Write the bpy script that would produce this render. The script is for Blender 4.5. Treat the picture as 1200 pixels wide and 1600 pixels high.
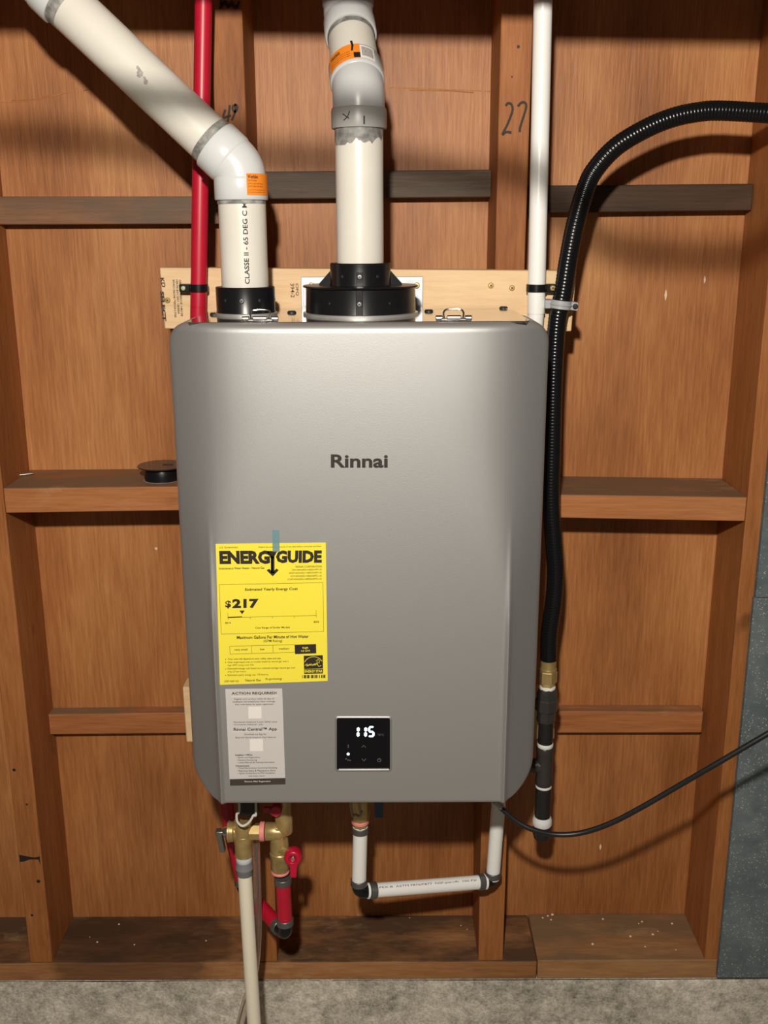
import bpy, math, random
from mathutils import Vector, Matrix
for o in list(bpy.data.objects): bpy.data.objects.remove(o)
C = bpy.context.scene.collection
V = Vector

# ---------------------------------------------------------------- camera
F_PX, PITCH, ROLL = 1600.0, math.radians(15.41), math.radians(0.217)
CAM = V((0.0, -1.574, 1.6))
fw = V((0, math.cos(PITCH), -math.sin(PITCH)))
u0 = V((0, math.sin(PITCH), math.cos(PITCH))); r0 = V((1, 0, 0))
RT = math.cos(ROLL)*r0 - math.sin(ROLL)*u0
UP = math.sin(ROLL)*r0 + math.cos(ROLL)*u0
cd = bpy.data.cameras.new('camera'); cam = bpy.data.objects.new('camera', cd); C.objects.link(cam)
cd.sensor_fit = 'VERTICAL'; cd.sensor_height = 36.0; cd.sensor_width = 27.0
cd.lens = 36.0*F_PX/1600.0; cd.clip_start = 0.05
M4 = Matrix((RT, UP, -fw)).transposed().to_4x4(); M4.translation = CAM
cam.matrix_world = M4
bpy.context.scene.camera = cam

# ---------------------------------------------------------------- light
w = bpy.data.worlds.new('dim_garage'); bpy.context.scene.world = w; w.use_nodes = True
w.node_tree.nodes['Background'].inputs[0].default_value = (1.0, 0.86, 0.70, 1)
w.node_tree.nodes['Background'].inputs[1].default_value = 0.05
ld = bpy.data.lights.new('work_light', 'POINT'); ld.energy = 128; ld.color = (1.0, 0.93, 0.83); ld.shadow_soft_size = 0.028
lamp = bpy.data.objects.new('work_light', ld); C.objects.link(lamp)
LAMP = V((-0.08, -1.71, 1.99)); lamp.location = LAMP
vs = bpy.context.scene.view_settings
vs.view_transform = 'Standard'; vs.look = 'None'; vs.gamma = 1; vs.exposure = 0.0
vs.use_curve_mapping = False

# ---------------------------------------------------------------- helpers
def at(px, py, y):
    """point of the plane Y=y seen at that place of the photograph"""
    d = fw + RT*((px-600)/F_PX) - UP*((py-800)/F_PX)
    return CAM + d*((y-CAM.y)/d.y)
def atz(px, py, z):
    d = fw + RT*((px-600)/F_PX) - UP*((py-800)/F_PX)
    return CAM + d*((z-CAM.z)/d.z)
def wloc(o):
    p = V((0, 0, 0))
    while o: p = p + V(o.location); o = o.parent
    return p
def sharp(me, ang=35):
    for p in me.polygons: p.use_smooth = True
    me.set_sharp_from_angle(angle=math.radians(ang))
def link(name, me, mat, parent=None, origin=None, label=None):
    o = bpy.data.objects.new(name, me)
    base = wloc(parent) if parent else V(origin or (0, 0, 0))
    me.transform(Matrix.Translation(-base))
    if parent: o.parent = parent
    else: o.location = base
    if mat and not me.materials: me.materials.append(mat)
    C.objects.link(o)
    if label: o['label'] = label
    return o
def tag(o, label, cat, group=None):
    o['label'] = label; o['category'] = cat
    if group: o['group'] = group
    return o
def thing(name, loc, label, cat, group=None):
    o = bpy.data.objects.new(name, None); C.objects.link(o); o.location = loc
    o.empty_display_size = 0.05
    return tag(o, label, cat, group)
def stuff(o): o['kind'] = 'stuff'; return o
def structure(o): o['kind'] = 'structure'; return o

class MB:
    def __init__(s): s.v = []; s.f = []
    def add(s, vs_, fs):
        b = len(s.v); s.v += [V(p) for p in vs_]; s.f += [tuple(i+b for i in f) for f in fs]; return s
    def box(s, a, b):
        x0, y0, z0 = a; x1, y1, z1 = b
        s.add([(x0,y0,z0),(x1,y0,z0),(x1,y1,z0),(x0,y1,z0),(x0,y0,z1),(x1,y0,z1),(x1,y1,z1),(x0,y1,z1)],
              [(0,3,2,1),(4,5,6,7),(0,1,5,4),(1,2,6,5),(2,3,7,6),(3,0,4,7)]); return s
    def hexa(s, p):
        """p: front quad (tl,tr,br,bl) then back quad in the same order"""
        s.add(p, [(0,3,2,1),(4,5,6,7),(0,1,5,4),(1,2,6,5),(2,3,7,6),(3,0,4,7)]); return s
    def lathe(s, prof, p0, axis, seg=32, cap0=True, cap1=True):
        axis = V(axis).normalized()
        a = axis.orthogonal().normalized(); b = axis.cross(a)
        base = len(s.v); n = len(prof)
        for (r, t) in prof:
            for k in range(seg):
                th = 2*math.pi*k/seg
                s.v.append(V(p0)+axis*t+(a*math.cos(th)+b*math.sin(th))*r)
        for i in range(n-1):
            for k in range(seg):
                k2 = (k+1) % seg
                s.f.append((base+i*seg+k, base+i*seg+k2, base+(i+1)*seg+k2, base+(i+1)*seg+k))
        if cap0: s.f.append(tuple(base+k for k in reversed(range(seg))))
        if cap1: s.f.append(tuple(base+(n-1)*seg+k for k in range(seg)))
        return s
    def cyl(s, p0, p1, r, seg=24, bev=0.0):
        p0 = V(p0); p1 = V(p1); L = (p1-p0).length
        if bev: prof = [(r-bev, 0), (r, bev), (r, L-bev), (r-bev, L)]
        else: prof = [(r, 0), (r, L)]
        return s.lathe(prof, p0, p1-p0, seg)
    def tube(s, pts, r, seg=16, caps=True):
        pts = [V(p) for p in pts]; n = len(pts); base = len(s.v)
        t = [(pts[min(i+1, n-1)]-pts[max(i-1, 0)]).normalized() for i in range(n)]
        a = t[0].orthogonal().normalized()
        for i in range(n):
            a = (a - t[i]*a.dot(t[i])).normalized(); b = t[i].cross(a)
            rr = r(i) if callable(r) else r
            for k in range(seg):
                th = 2*math.pi*k/seg
                s.v.append(pts[i]+(a*math.cos(th)+b*math.sin(th))*rr)
        for i in range(n-1):
            for k in range(seg):
                k2 = (k+1) % seg
                s.f.append((base+i*seg+k, base+i*seg+k2, base+(i+1)*seg+k2, base+(i+1)*seg+k))
        if caps:
            s.f.append(tuple(base+k for k in reversed(range(seg)))); s.f.append(tuple(base+(n-1)*seg+k for k in range(seg)))
        return s
    def ball(s, c, r, seg=16):
        pr = [(max(r*math.sin(math.pi*i/8), 1e-5), -r*math.cos(math.pi*i/8)) for i in range(9)]
        return s.lathe(pr, c, (0, 0, 1), seg)
    def poly(s, pts): return s.add(pts, [tuple(range(len(pts)))])
    def prism(s, pts, vec):
        n = len(pts); vec = V(vec)
        s.add([V(p) for p in pts]+[V(p)+vec for p in pts],
              [tuple(range(n)), tuple(reversed(range(n, 2*n)))]+[((i+1) % n, i, i+n, (i+1) % n+n) for i in range(n)]); return s
    def build(s, name, mat, parent=None, origin=None, label=None, ang=35, bevel=0, fix=True):
        me = bpy.data.meshes.new(name)
        me.from_pydata([tuple(p) for p in s.v], [], s.f)
        if fix:
            import bmesh
            bm = bmesh.new(); bm.from_mesh(me); bmesh.ops.recalc_face_normals(bm, faces=bm.faces)
            bm.to_mesh(me); bm.free()
        sharp(me, ang)
        o = link(name, me, mat, parent, origin, label)
        if bevel:
            m = o.modifiers.new('edge', 'BEVEL'); m.width = bevel; m.segments = 2; m.limit_method = 'ANGLE'; m.angle_limit = math.radians(40)
        return o

def spline(pts, n=8):
    """Catmull-Rom through pts"""
    pts = [V(p) for p in pts]; P = [pts[0]*2-pts[1]]+pts+[pts[-1]*2-pts[-2]]; out = []
    for i in range(1, len(P)-2):
        p0, p1, p2, p3 = P[i-1:i+3]
        for k in range(n):
            t = k/n
            out.append(0.5*((2*p1)+(p2-p0)*t+(2*p0-5*p1+4*p2-p3)*t*t+(3*p1-p0-3*p2+p3)*t**3))
    out.append(pts[-1]); return out
def bend(p0, c, p1, R, n=8):
    """points of a fillet of radius R at corner c between p0 and p1"""
    p0, c, p1 = V(p0), V(c), V(p1)
    a = (p0-c).normalized(); b = (p1-c).normalized()
    ang = math.acos(max(-1, min(1, a.dot(b)))); L = R/math.tan(ang/2)
    A = c+a*L; B = c+b*L; out = []
    ctr = c+(a+b).normalized()*(R/math.sin(ang/2))
    ra = A-ctr; rb = B-ctr; om = math.acos(max(-1, min(1, ra.dot(rb)/R/R)))
    for i in range(n+1):
        t = i/n
        out.append(ctr+(ra*math.sin((1-t)*om)+rb*math.sin(t*om))/math.sin(om))
    return out

# ---------------------------------------------------------------- materials
def nt(name):
    m = bpy.data.materials.new(name); m.use_nodes = True
    n = m.node_tree.nodes; return m, n, m.node_tree.links, n['Principled BSDF']
def plain(name, col, rough=0.5, metal=0.0, emis=None, es=0, bump=0, bscale=300, spec=0.5, var=0.0, vscale=40):
    m, n, l, b = nt(name)
    b.inputs['Base Color'].default_value = (*col, 1); b.inputs['Roughness'].default_value = rough
    b.inputs['Metallic'].default_value = metal; b.inputs['Specular IOR Level'].default_value = spec
    if emis: b.inputs['Emission Color'].default_value = (*emis, 1); b.inputs['Emission Strength'].default_value = es
    g = n.new('ShaderNodeNewGeometry')
    if bump:
        t = n.new('ShaderNodeTexNoise'); t.inputs['Scale'].default_value = bscale; l.new(g.outputs['Position'], t.inputs['Vector'])
        bp = n.new('ShaderNodeBump'); bp.inputs['Strength'].default_value = bump; bp.inputs['Distance'].default_value = 0.001
        l.new(t.outputs['Fac'], bp.inputs['Height']); l.new(bp.outputs['Normal'], b.inputs['Normal'])
    if var:
        t = n.new('ShaderNodeTexNoise'); t.inputs['Scale'].default_value = vscale; t.inputs['Detail'].default_value = 5
        l.new(g.outputs['Position'], t.inputs['Vector'])
        r = n.new('ShaderNodeValToRGB'); r.color_ramp.elements[0].position = 0.35; r.color_ramp.elements[1].position = 0.7
        r.color_ramp.elements[0].color = (*[c*(1-var) for c in col], 1); r.color_ramp.elements[1].color = (*[min(1, c*(1+var*0.4)) for c in col], 1)
        l.new(t.outputs['Fac'], r.inputs['Fac']); l.new(r.outputs['Color'], b.inputs['Base Color'])
    return m
def wood(name, dark, mid, light, axis='Z', grain=110, rough=0.62, spec=0.3, blot=1.0, seed=0.0, knots=0.35, weather=None, wtop=False, band_w=0.38, stain=None):
    """board with grain along one axis, blotches, knots, optional grey weathering"""
    m, n, l, b = nt(name)
    g = n.new('ShaderNodeNewGeometry'); oi = n.new('ShaderNodeObjectInfo')
    off = n.new('ShaderNodeVectorMath'); off.operation = 'MULTIPLY_ADD'
    cmb = n.new('ShaderNodeCombineXYZ')
    for k in range(3): l.new(oi.outputs['Random'], cmb.inputs[k])
    l.new(cmb.outputs[0], off.inputs[0]); off.inputs[1].default_value = (7, 5, 9)
    sd = n.new('ShaderNodeVectorMath'); sd.operation = 'ADD'; sd.inputs[1].default_value = (seed, seed*0.7, seed*1.3)
    l.new(g.outputs['Position'], sd.inputs[0]); l.new(sd.outputs[0], off.inputs[2])
    ax = {'X': 0, 'Y': 1, 'Z': 2}[axis]
    def noise(sc, along, det=4, rgh=0.55, dist=0.0):
        mp = n.new('ShaderNodeVectorMath'); mp.operation = 'MULTIPLY'
        s = [sc]*3; s[ax] = along; mp.inputs[1].default_value = s
        l.new(off.outputs[0], mp.inputs[0])
        t = n.new('ShaderNodeTexNoise'); t.inputs['Scale'].default_value = 1; t.inputs['Detail'].default_value = det
        t.inputs['Roughness'].default_value = rgh; t.inputs['Distortion'].default_value = dist
        l.new(mp.outputs[0], t.inputs['Vector']); return t.outputs['Fac']
    def math_(op, a, c):
        q = n.new('ShaderNodeMath'); q.operation = op
        for i, v in enumerate((a, c)):
            if isinstance(v, (int, float)): q.inputs[i].default_value = v
            else: l.new(v, q.inputs[i])
        return q.outputs[0]
    fine = noise(grain*2.4, 16, 3, 0.65); band = noise(grain*0.28, 1.6, 4, 0.55, 0.6); big = noise(5.5, 1.8, 3, 0.5)
    s = math_('ADD', math_('MULTIPLY', fine, 0.42), math_('ADD', math_('MULTIPLY', band, band_w), math_('MULTIPLY', big, 0.42*blot)))
    s = math_('SUBTRACT', s, (0.42+band_w+0.42*blot)/2-0.52)
    r = n.new('ShaderNodeValToRGB'); e = r.color_ramp.elements
    e[0].position = 0.33; e[0].color = (*dark, 1); e[1].position = 0.72; e[1].color = (*light, 1)
    k = e.new(0.52); k.color = (*mid, 1); l.new(s, r.inputs['Fac'])
    col = r.outputs['Color']
    def mix(f, a, c):
        x = n.new('ShaderNodeMix'); x.data_type = 'RGBA'; l.new(f, x.inputs['Factor']); l.new(a, x.inputs['A'])
        if isinstance(c, tuple): x.inputs['B'].default_value = (*c, 1)
        else: l.new(c, x.inputs['B'])
        return x.outputs['Result']
    if knots:
        kn = noise(26, 11, 2, 0.4)
        kr = n.new('ShaderNodeMapRange'); kr.inputs[1].default_value = 0.70; kr.inputs[2].default_value = 0.80; kr.inputs[4].default_value = knots
        l.new(kn, kr.inputs[0]); col = mix(kr.outputs[0], col, tuple(c*0.35 for c in dark))
    if weather:
        wn = noise(10, 4, 5, 0.65)
        wr = n.new('ShaderNodeMapRange'); wr.inputs[1].default_value = 0.42; wr.inputs[2].default_value = 0.60; wr.inputs[4].default_value = 0.85
        l.new(wn, wr.inputs[0]); wf = wr.outputs[0]
        if wtop:                                   # only the upward, dusty faces are weathered
            sx = n.new('ShaderNodeSeparateXYZ'); l.new(g.outputs['Normal'], sx.inputs[0])
            wr.inputs[1].default_value = 0.30; wr.inputs[2].default_value = 0.52; wr.inputs[4].default_value = 0.95
            up_f = math_('GREATER_THAN', sx.outputs['Z'], 0.5)
            wf = math_('MULTIPLY', wf, up_f)
        col = mix(wf, col, weather)
        if wtop:                                   # pale scuffs along the sawn edge
            ed = noise(16, 7, 5, 0.7)
            er_ = n.new('ShaderNodeMapRange'); er_.inputs[1].default_value = 0.58; er_.inputs[2].default_value = 0.72; er_.inputs[4].default_value = 0.35
            l.new(ed, er_.inputs[0]); col = mix(er_.outputs[0], col, (0.55, 0.36, 0.20))
    if stain:                                      # an old damp mark on the timber
        ds = n.new('ShaderNodeVectorMath'); ds.operation = 'DISTANCE'; sc_ = n.new('ShaderNodeVectorMath'); sc_.operation = 'MULTIPLY'
        sc_.inputs[1].default_value = (1, 1.6, 0); l.new(g.outputs['Position'], sc_.inputs[0])
        l.new(sc_.outputs[0], ds.inputs[0]); ds.inputs[1].default_value = (stain[0], stain[1]*1.6, 0)
        rr = math_('ADD', ds.outputs['Value'], math_('MULTIPLY', math_('SUBTRACT', noise(20, 14, 3), 0.5), 0.09))
        sr = n.new('ShaderNodeMapRange'); sr.inputs[1].default_value = stain[2]+0.012; sr.inputs[2].default_value = stain[2]-0.012; sr.inputs[4].default_value = 0.55
        l.new(rr, sr.inputs[0]); col = mix(sr.outputs[0], col, (0.045, 0.022, 0.012))
    l.new(col, b.inputs['Base Color']); b.inputs['Roughness'].default_value = rough; b.inputs['Specular IOR Level'].default_value = spec
    bp = n.new('ShaderNodeBump'); bp.inputs['Strength'].default_value = 0.45; bp.inputs['Distance'].default_value = 0.002
    l.new(math_('ADD', math_('MULTIPLY', fine, 0.6), band), bp.inputs['Height']); l.new(bp.outputs['Normal'], b.inputs['Normal'])
    return m

m_ply = wood('plywood', (0.25, 0.086, 0.024), (0.41, 0.158, 0.048), (0.57, 0.262, 0.090), 'Z', 120, 0.5, 0.4, 1.7, 0.0, 0.10, band_w=0.16)
m_stud = wood('stud_fir', (0.20, 0.066, 0.017), (0.34, 0.122, 0.034), (0.46, 0.185, 0.060), 'Z', 90, 0.6, 0.3, 1.0, 3.1, 0.55, band_w=0.3)
m_block = wood('fir_block', (0.25, 0.082, 0.025), (0.39, 0.142, 0.046), (0.50, 0.205, 0.076), 'X', 110, 0.6, 0.3, 1.0, 5.3, 0.3, (0.20, 0.125, 0.072), wtop=True)
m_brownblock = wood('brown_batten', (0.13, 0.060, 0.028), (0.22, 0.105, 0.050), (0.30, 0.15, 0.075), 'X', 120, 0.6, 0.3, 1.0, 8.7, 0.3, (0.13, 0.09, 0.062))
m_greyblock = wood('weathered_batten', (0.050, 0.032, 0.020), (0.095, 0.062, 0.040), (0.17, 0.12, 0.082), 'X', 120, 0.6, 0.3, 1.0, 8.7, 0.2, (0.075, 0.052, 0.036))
m_shadedblock = wood('shaded_batten', (0.030, 0.016, 0.008), (0.060, 0.030, 0.015), (0.095, 0.05, 0.026), 'X', 120, 0.6, 0.3, 1.0, 6.7, 0.2)  # shade over the upper right batten is put into this colour
m_sill = wood('sill_wood', (0.20, 0.080, 0.028), (0.34, 0.15, 0.056), (0.46, 0.23, 0.10), 'X', 70, 0.7, 0.25, 1.1, 2.2, 0.5, (0.085, 0.048, 0.026), wtop=True, stain=(-0.46, 0.055, 0.17))
m_sill2 = wood('sill_wood_pale', (0.20, 0.085, 0.030), (0.34, 0.165, 0.066), (0.46, 0.25, 0.11), 'X', 70, 0.7, 0.25, 1.1, 4.2, 0.5, (0.20, 0.125, 0.066), wtop=True)
m_pine = wood('new_pine', (0.66, 0.42, 0.22), (0.76, 0.53, 0.30), (0.82, 0.60, 0.36), 'X', 60, 0.55, 0.3, 0.8, 1.0, 0.10)
m_pvc = plain('cream_pvc', (0.76, 0.73, 0.65), 0.32, var=0.05, vscale=12)
m_white = plain('white_pvc', (0.66, 0.68, 0.68), 0.28)
m_offwhite = plain('offwhite_pvc', (0.56, 0.57, 0.57), 0.3)
m_grey_pvc = plain('grey_pvc', (0.42, 0.41, 0.39), 0.36)
m_primer = plain('grey_primer', (0.34, 0.33, 0.31), 0.55, var=0.55, vscale=90)
m_orange = plain('orange_sticker', (0.95, 0.27, 0.02), 0.5)
m_black = plain('black_plastic', (0.007, 0.007, 0.008), 0.28, spec=0.4)
m_hose = plain('black_jacket', (0.006, 0.006, 0.007), 0.24, spec=0.4)
m_rubber = plain('black_cable', (0.010, 0.010, 0.011), 0.38)
m_ink = plain('black_ink', (0.012, 0.011, 0.010), 0.6)
m_soft_ink = plain('faded_ink', (0.030, 0.018, 0.012), 0.7)
m_red = plain('red_pex', (0.50, 0.008, 0.030), 0.38, var=0.08, vscale=15)
m_redh = plain('red_handle', (0.50, 0.006, 0.035), 0.35)
m_blue = plain('blue_handle', (0.02, 0.06, 0.16), 0.45)
m_pex = plain('white_pex', (0.92, 0.91, 0.88), 0.3)
m_cream = plain('cream_cpvc', (0.93, 0.86, 0.68), 0.4)
m_brass = plain('brass', (0.66, 0.48, 0.20), 0.34, 0.65, var=0.2, vscale=60)
m_chrome = plain('zinc_steel', (0.72, 0.72, 0.72), 0.22, 1.0)
m_galv = plain('galvanised', (0.42, 0.45, 0.48), 0.42, 0.9, var=0.15, vscale=50)
m_iron = plain('black_iron', (0.050, 0.046, 0.043), 0.30, 0.3, bump=0.5, bscale=260)
m_dope = plain('white_sealant', (0.75, 0.74, 0.72), 0.6, bump=0.6, bscale=400)
m_pink = plain('pink_tape', (0.85, 0.28, 0.26), 0.55)
m_crimp = plain('grey_crimp_ring', (0.16, 0.155, 0.15), 0.4, 0.6)
m_greyp = plain('grey_clamp', (0.40, 0.40, 0.42), 0.4)
m_yellow = plain('yellow_paper', (0.93, 0.79, 0.06), 0.5)
m_paper = plain('grey_white_paper', (0.62, 0.585, 0.565), 0.5)
m_wpaper = plain('white_patch', (0.85, 0.80, 0.75), 0.5)
m_dband = plain('dark_band', (0.055, 0.042, 0.035), 0.5)
m_tape = plain('pale_blue_tape', (0.22, 0.42, 0.46), 0.35)
m_tape.node_tree.nodes['Principled BSDF'].inputs['Alpha'].default_value = 0.5
m_letter = plain('dark_lettering', (0.030, 0.024, 0.020), 0.45)
m_glass = plain('black_glass', (0.004, 0.004, 0.006), 0.08, spec=0.25)
m_lip_glint = plain('painted_lip_glint', (0.85, 0.84, 0.80), 0.42, 0.2)  # pale colour stands in for lamp light caught by the lower lip
m_glow = plain('led_white', (0.7, 0.85, 0.95), 0.5, emis=(0.72, 0.92, 1.0), es=1.3)
m_dim = plain('dim_icon', (0.13, 0.13, 0.14), 0.5)
m_gasket = plain('gasket', (0.02, 0.02, 0.02), 0.5)
m_wire = plain('white_wire', (0.72, 0.66, 0.60), 0.45)
m_gwire = plain('grey_wire', (0.42, 0.36, 0.28), 0.5)
m_concf = plain('floor_concrete', (0.30, 0.26, 0.21), 0.85, var=0.4, vscale=9)
m_fleck = plain('pale_chip', (0.80, 0.62, 0.45), 0.6)

# heater paint: silver metallic with fine flake
m_paint, n, l, b = nt('silver_paint')
b.inputs['Base Color'].default_value = (0.455, 0.452, 0.445, 1); b.inputs['Metallic'].default_value = 0.70; b.inputs['Roughness'].default_value = 0.50
g = n.new('ShaderNodeNewGeometry'); t = n.new('ShaderNodeTexNoise'); t.inputs['Scale'].default_value = 1500; t.inputs['Detail'].default_value = 2
l.new(g.outputs['Position'], t.inputs['Vector'])
bp = n.new('ShaderNodeBump'); bp.inputs['Strength'].default_value = 0.25; bp.inputs['Distance'].default_value = 0.0006
l.new(t.outputs['Fac'], bp.inputs['Height']); l.new(bp.outputs['Normal'], b.inputs['Normal'])
m_top = plain('glossy_top', (0.55, 0.54, 0.52), 0.10, 0.95)
m_case = plain('case_paint', (0.40, 0.39, 0.37), 0.4, 0.5)

# concrete
m_conc, n, l, b = nt('concrete')
g = n.new('ShaderNodeNewGeometry')
def nz(sc, det, rg=0.6):
    t = n.new('ShaderNodeTexNoise'); t.inputs['Scale'].default_value = sc; t.inputs['Detail'].default_value = det; t.inputs['Roughness'].default_value = rg
    l.new(g.outputs['Position'], t.inputs['Vector']); return t.outputs['Fac']
a_, c_, d_ = nz(6, 6), nz(60, 5, 0.7), nz(220, 2)
def ma(op, x, y):
    q = n.new('ShaderNodeMath'); q.operation = op
    for i, v in enumerate((x, y)):
        if isinstance(v, (int, float)): q.inputs[i].default_value = v
        else: l.new(v, q.inputs[i])
    return q.outputs[0]
s = ma('ADD', ma('MULTIPLY', a_, 0.42), ma('ADD', ma('MULTIPLY', c_, 0.40), ma('MULTIPLY', d_, 0.24)))
r = n.new('ShaderNodeValToRGB'); e = r.color_ramp.elements
e[0].position = 0.36; e[0].color = (0.15, 0.135, 0.11, 1); e[1].position = 0.66; e[1].color = (0.95, 0.88, 0.74, 1)
k = e.new(0.52); k.color = (0.56, 0.51, 0.415, 1); l.new(s, r.inputs['Fac']); l.new(r.outputs[0], b.inputs['Base Color'])
b.inputs['Roughness'].default_value = 0.9
bp = n.new('ShaderNodeBump'); bp.inputs['Strength'].default_value = 0.7; bp.inputs['Distance'].default_value = 0.006
l.new(s, bp.inputs['Height']); l.new(bp.outputs['Normal'], b.inputs['Normal'])

# speckled grey-green wall board
m_speck, n, l, b = nt('speckled_board')
g = n.new('ShaderNodeNewGeometry')
vo = n.new('ShaderNodeTexVoronoi'); vo.inputs['Scale'].default_value = 230; l.new(g.outputs['Position'], vo.inputs['Vector'])
mr = n.new('ShaderNodeMapRange'); mr.inputs[1].default_value = 0.10; mr.inputs[2].default_value = 0.26; mr.inputs[3].default_value = 1; mr.inputs[4].default_value = 0
l.new(vo.outputs['Distance'], mr.inputs[0])
f1, f2 = nz(45, 4, 0.7), nz(9, 4)
msk = ma('MULTIPLY', mr.outputs[0], ma('GREATER_THAN', f1, 0.47))
r = n.new('ShaderNodeValToRGB'); e = r.color_ramp.elements
e[0].position = 0.35; e[0].color = (0.085, 0.108, 0.118, 1); e[1].position = 0.7; e[1].color = (0.165, 0.195, 0.20, 1); l.new(ma('ADD', ma('MULTIPLY', f1, 0.5), ma('MULTIPLY', f2, 0.5)), r.inputs['Fac'])
x = n.new('ShaderNodeMix'); x.data_type = 'RGBA'; l.new(msk, x.inputs['Factor']); l.new(r.outputs[0], x.inputs['A']); x.inputs['B'].default_value = (0.55, 0.52, 0.45, 1)
l.new(x.outputs['Result'], b.inputs['Base Color']); b.inputs['Roughness'].default_value = 0.8
bp = n.new('ShaderNodeBump'); bp.inputs['Strength'].default_value = 0.4; bp.inputs['Distance'].default_value = 0.002
l.new(f1, bp.inputs['Height']); l.new(bp.outputs['Normal'], b.inputs['Normal'])

# clear vinyl
m_clear, n, l, b = nt('clear_vinyl')
b.inputs['Base Color'].default_value = (0.80, 0.72, 0.66, 1); b.inputs['Roughness'].default_value = 0.15
b.inputs['Transmission Weight'].default_value = 0.92; b.inputs['IOR'].default_value = 1.35

# ---------------------------------------------------------------- lettering
def text_mesh(body, bold=0.0, res=2, spacing=1.0):
    cu = bpy.data.curves.new('t', 'FONT'); cu.body = body; cu.size = 1; cu.offset = bold; cu.resolution_u = res; cu.space_character = spacing
    o = bpy.data.objects.new('t', cu); C.objects.link(o)
    dg = bpy.context.evaluated_depsgraph_get(); me = bpy.data.meshes.new_from_object(o.evaluated_get(dg))
    bpy.data.objects.remove(o); bpy.data.curves.remove(cu)
    me.materials.clear(); return me
def ink(mb, body, mapf, bold=0.0, res=2, spacing=1.0):
    """adds the text, its inked box stretched to the unit square and mapped by mapf(u,v)"""
    me = text_mesh(body, bold, res, spacing)
    xs = [v.co.x for v in me.vertices]; ys = [v.co.y for v in me.vertices]
    x0, x1, y0, y1 = min(xs), max(xs), min(ys), max(ys)
    mb.add([mapf((v.co.x-x0)/(x1-x0), (v.co.y-y0)/max(y1-y0, 1e-6)) for v in me.vertices], [tuple(p.vertices) for p in me.polygons])
    bpy.data.meshes.remove(me); return mb
def quad(tl, tr, br, bl):
    tl, tr, br, bl = map(V, (tl, tr, br, bl))
    return lambda u, v: (bl*(1-u)+br*u)*(1-v)+(tl*(1-u)+tr*u)*v
def rect(x0, y0, x1, y1, Y, tilt=0.0, shear=0.0):
    """upright box on the plane Y=const; tilt = rise in px over its width"""
    return quad(at(x0, y0, Y), at(x1, y0-tilt, Y), at(x1+shear, y1-tilt, Y), at(x0+shear, y1, Y))
def ribbon(mb, pts, wd, nrm):
    pts = [V(p) for p in pts]; nrm = V(nrm); vv = []; n_ = len(pts)
    for i in range(n_):
        t = (pts[min(i+1, n_-1)]-pts[max(i-1, 0)]).normalized(); s_ = t.cross(nrm).normalized()*wd/2
        vv += [pts[i]+s_, pts[i]-s_]
    mb.add(vv, [(2*i, 2*i+1, 2*i+3, 2*i+2) for i in range(n_-1)]); return mb
def cylmap(p, axis, r, mid, up=None):
    """returns f(s,t): s metres round the pipe from direction mid, t metres along the axis from p"""
    axis = V(axis).normalized(); mid = V(mid); mid = (mid-axis*mid.dot(axis)).normalized(); sd = axis.cross(mid)
    return lambda s_, t_: V(p)+axis*t_+(mid*math.cos(s_/r)+sd*math.sin(s_/r))*r

# ================================================================ SETTING
PAN = 0.13                                         # plywood face; stud faces lie at y = 0
def ax_(a, b_=None): return a
xS1r = (at(8.8, 803.5, 0).x+at(81.7, 1501.7, 0).x)/2; xS1l = xS1r-0.0405
xS2l = (at(337, 170, 0).x)-0.002; xS2r = (at(382, 170, 0).x+at(435, 1498, 0).x)/2
xS3l = (at(782, 200, 0).x+at(745, 1493, 0).x)/2; xS3r = (at(831, 200, 0).x+at(783, 1493, 0).x)/2
xS4l = (at(1165, 805, 0).x+at(1102, 1491, 0).x)/2; xS4r = xS4l+0.041
zSill = atz(90, 1501, 0).z if False else (at(81.7, 1501.7, 0).z+at(1102, 1491, 0).z)/2
zSill = at(300, 1503, 0).z; zSb = at(500, 1530, 0).z
ZT = 2.42

wall = structure(MB().box((-1.5, PAN+0.012, zSb), (1.5, PAN+0.03, ZT)).build('wall_back', m_ply))
studs = [(xS1l, xS1r), (xS2l, xS2r), (xS3l, xS3r), (xS4l, xS4r), (xS1l-0.406, xS1r-0.406), (xS4l+0.406, xS4r+0.406)]
xs = [xS1l-0.406-0.02, xS1l-0.02+0.04, (xS2l+xS2r)/2, (xS3l+xS3r)/2, (xS4l+xS4r)/2, xS4r+0.40]
xs[1] = (xS1l+xS1r)/2
for i in range(5):
    MB().box((xs[i]+0.0008, PAN, zSb+0.001), (xs[i+1]-0.0008, PAN+0.0115, ZT)).build('plywood_panel', m_ply, wall)
stud_objs = []
for i, (a, b_) in enumerate(studs):
    random.seed(i+3)
    mb = MB(); N = 12
    # slightly wavy old sawn stud
    rows = []
    for k in range(N+1):
        z = zSill+(ZT-zSill)*k/N; j = lambda: random.uniform(-0.0006, 0.0006)
        rows.append([(a+j(), 0+j(), z), (b_+j(), 0+j(), z), (b_+j(), PAN-0.0005, z), (a+j(), PAN-0.0005, z)])
    mb.v = [V(p) for r_ in rows for p in r_]
    for k in range(N):
        for q in range(4):
            q2 = (q+1) % 4; mb.f.append((4*k+q, 4*k+q2, 4*k+4+q2, 4*k+4+q))
    mb.f += [(3, 2, 1, 0), (4*N, 4*N+1, 4*N+2, 4*N+3)]
    stud_objs.append(mb.build('stud', m_stud, wall, bevel=0.0015))
S2, S3 = stud_objs[1], stud_objs[2]

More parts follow.
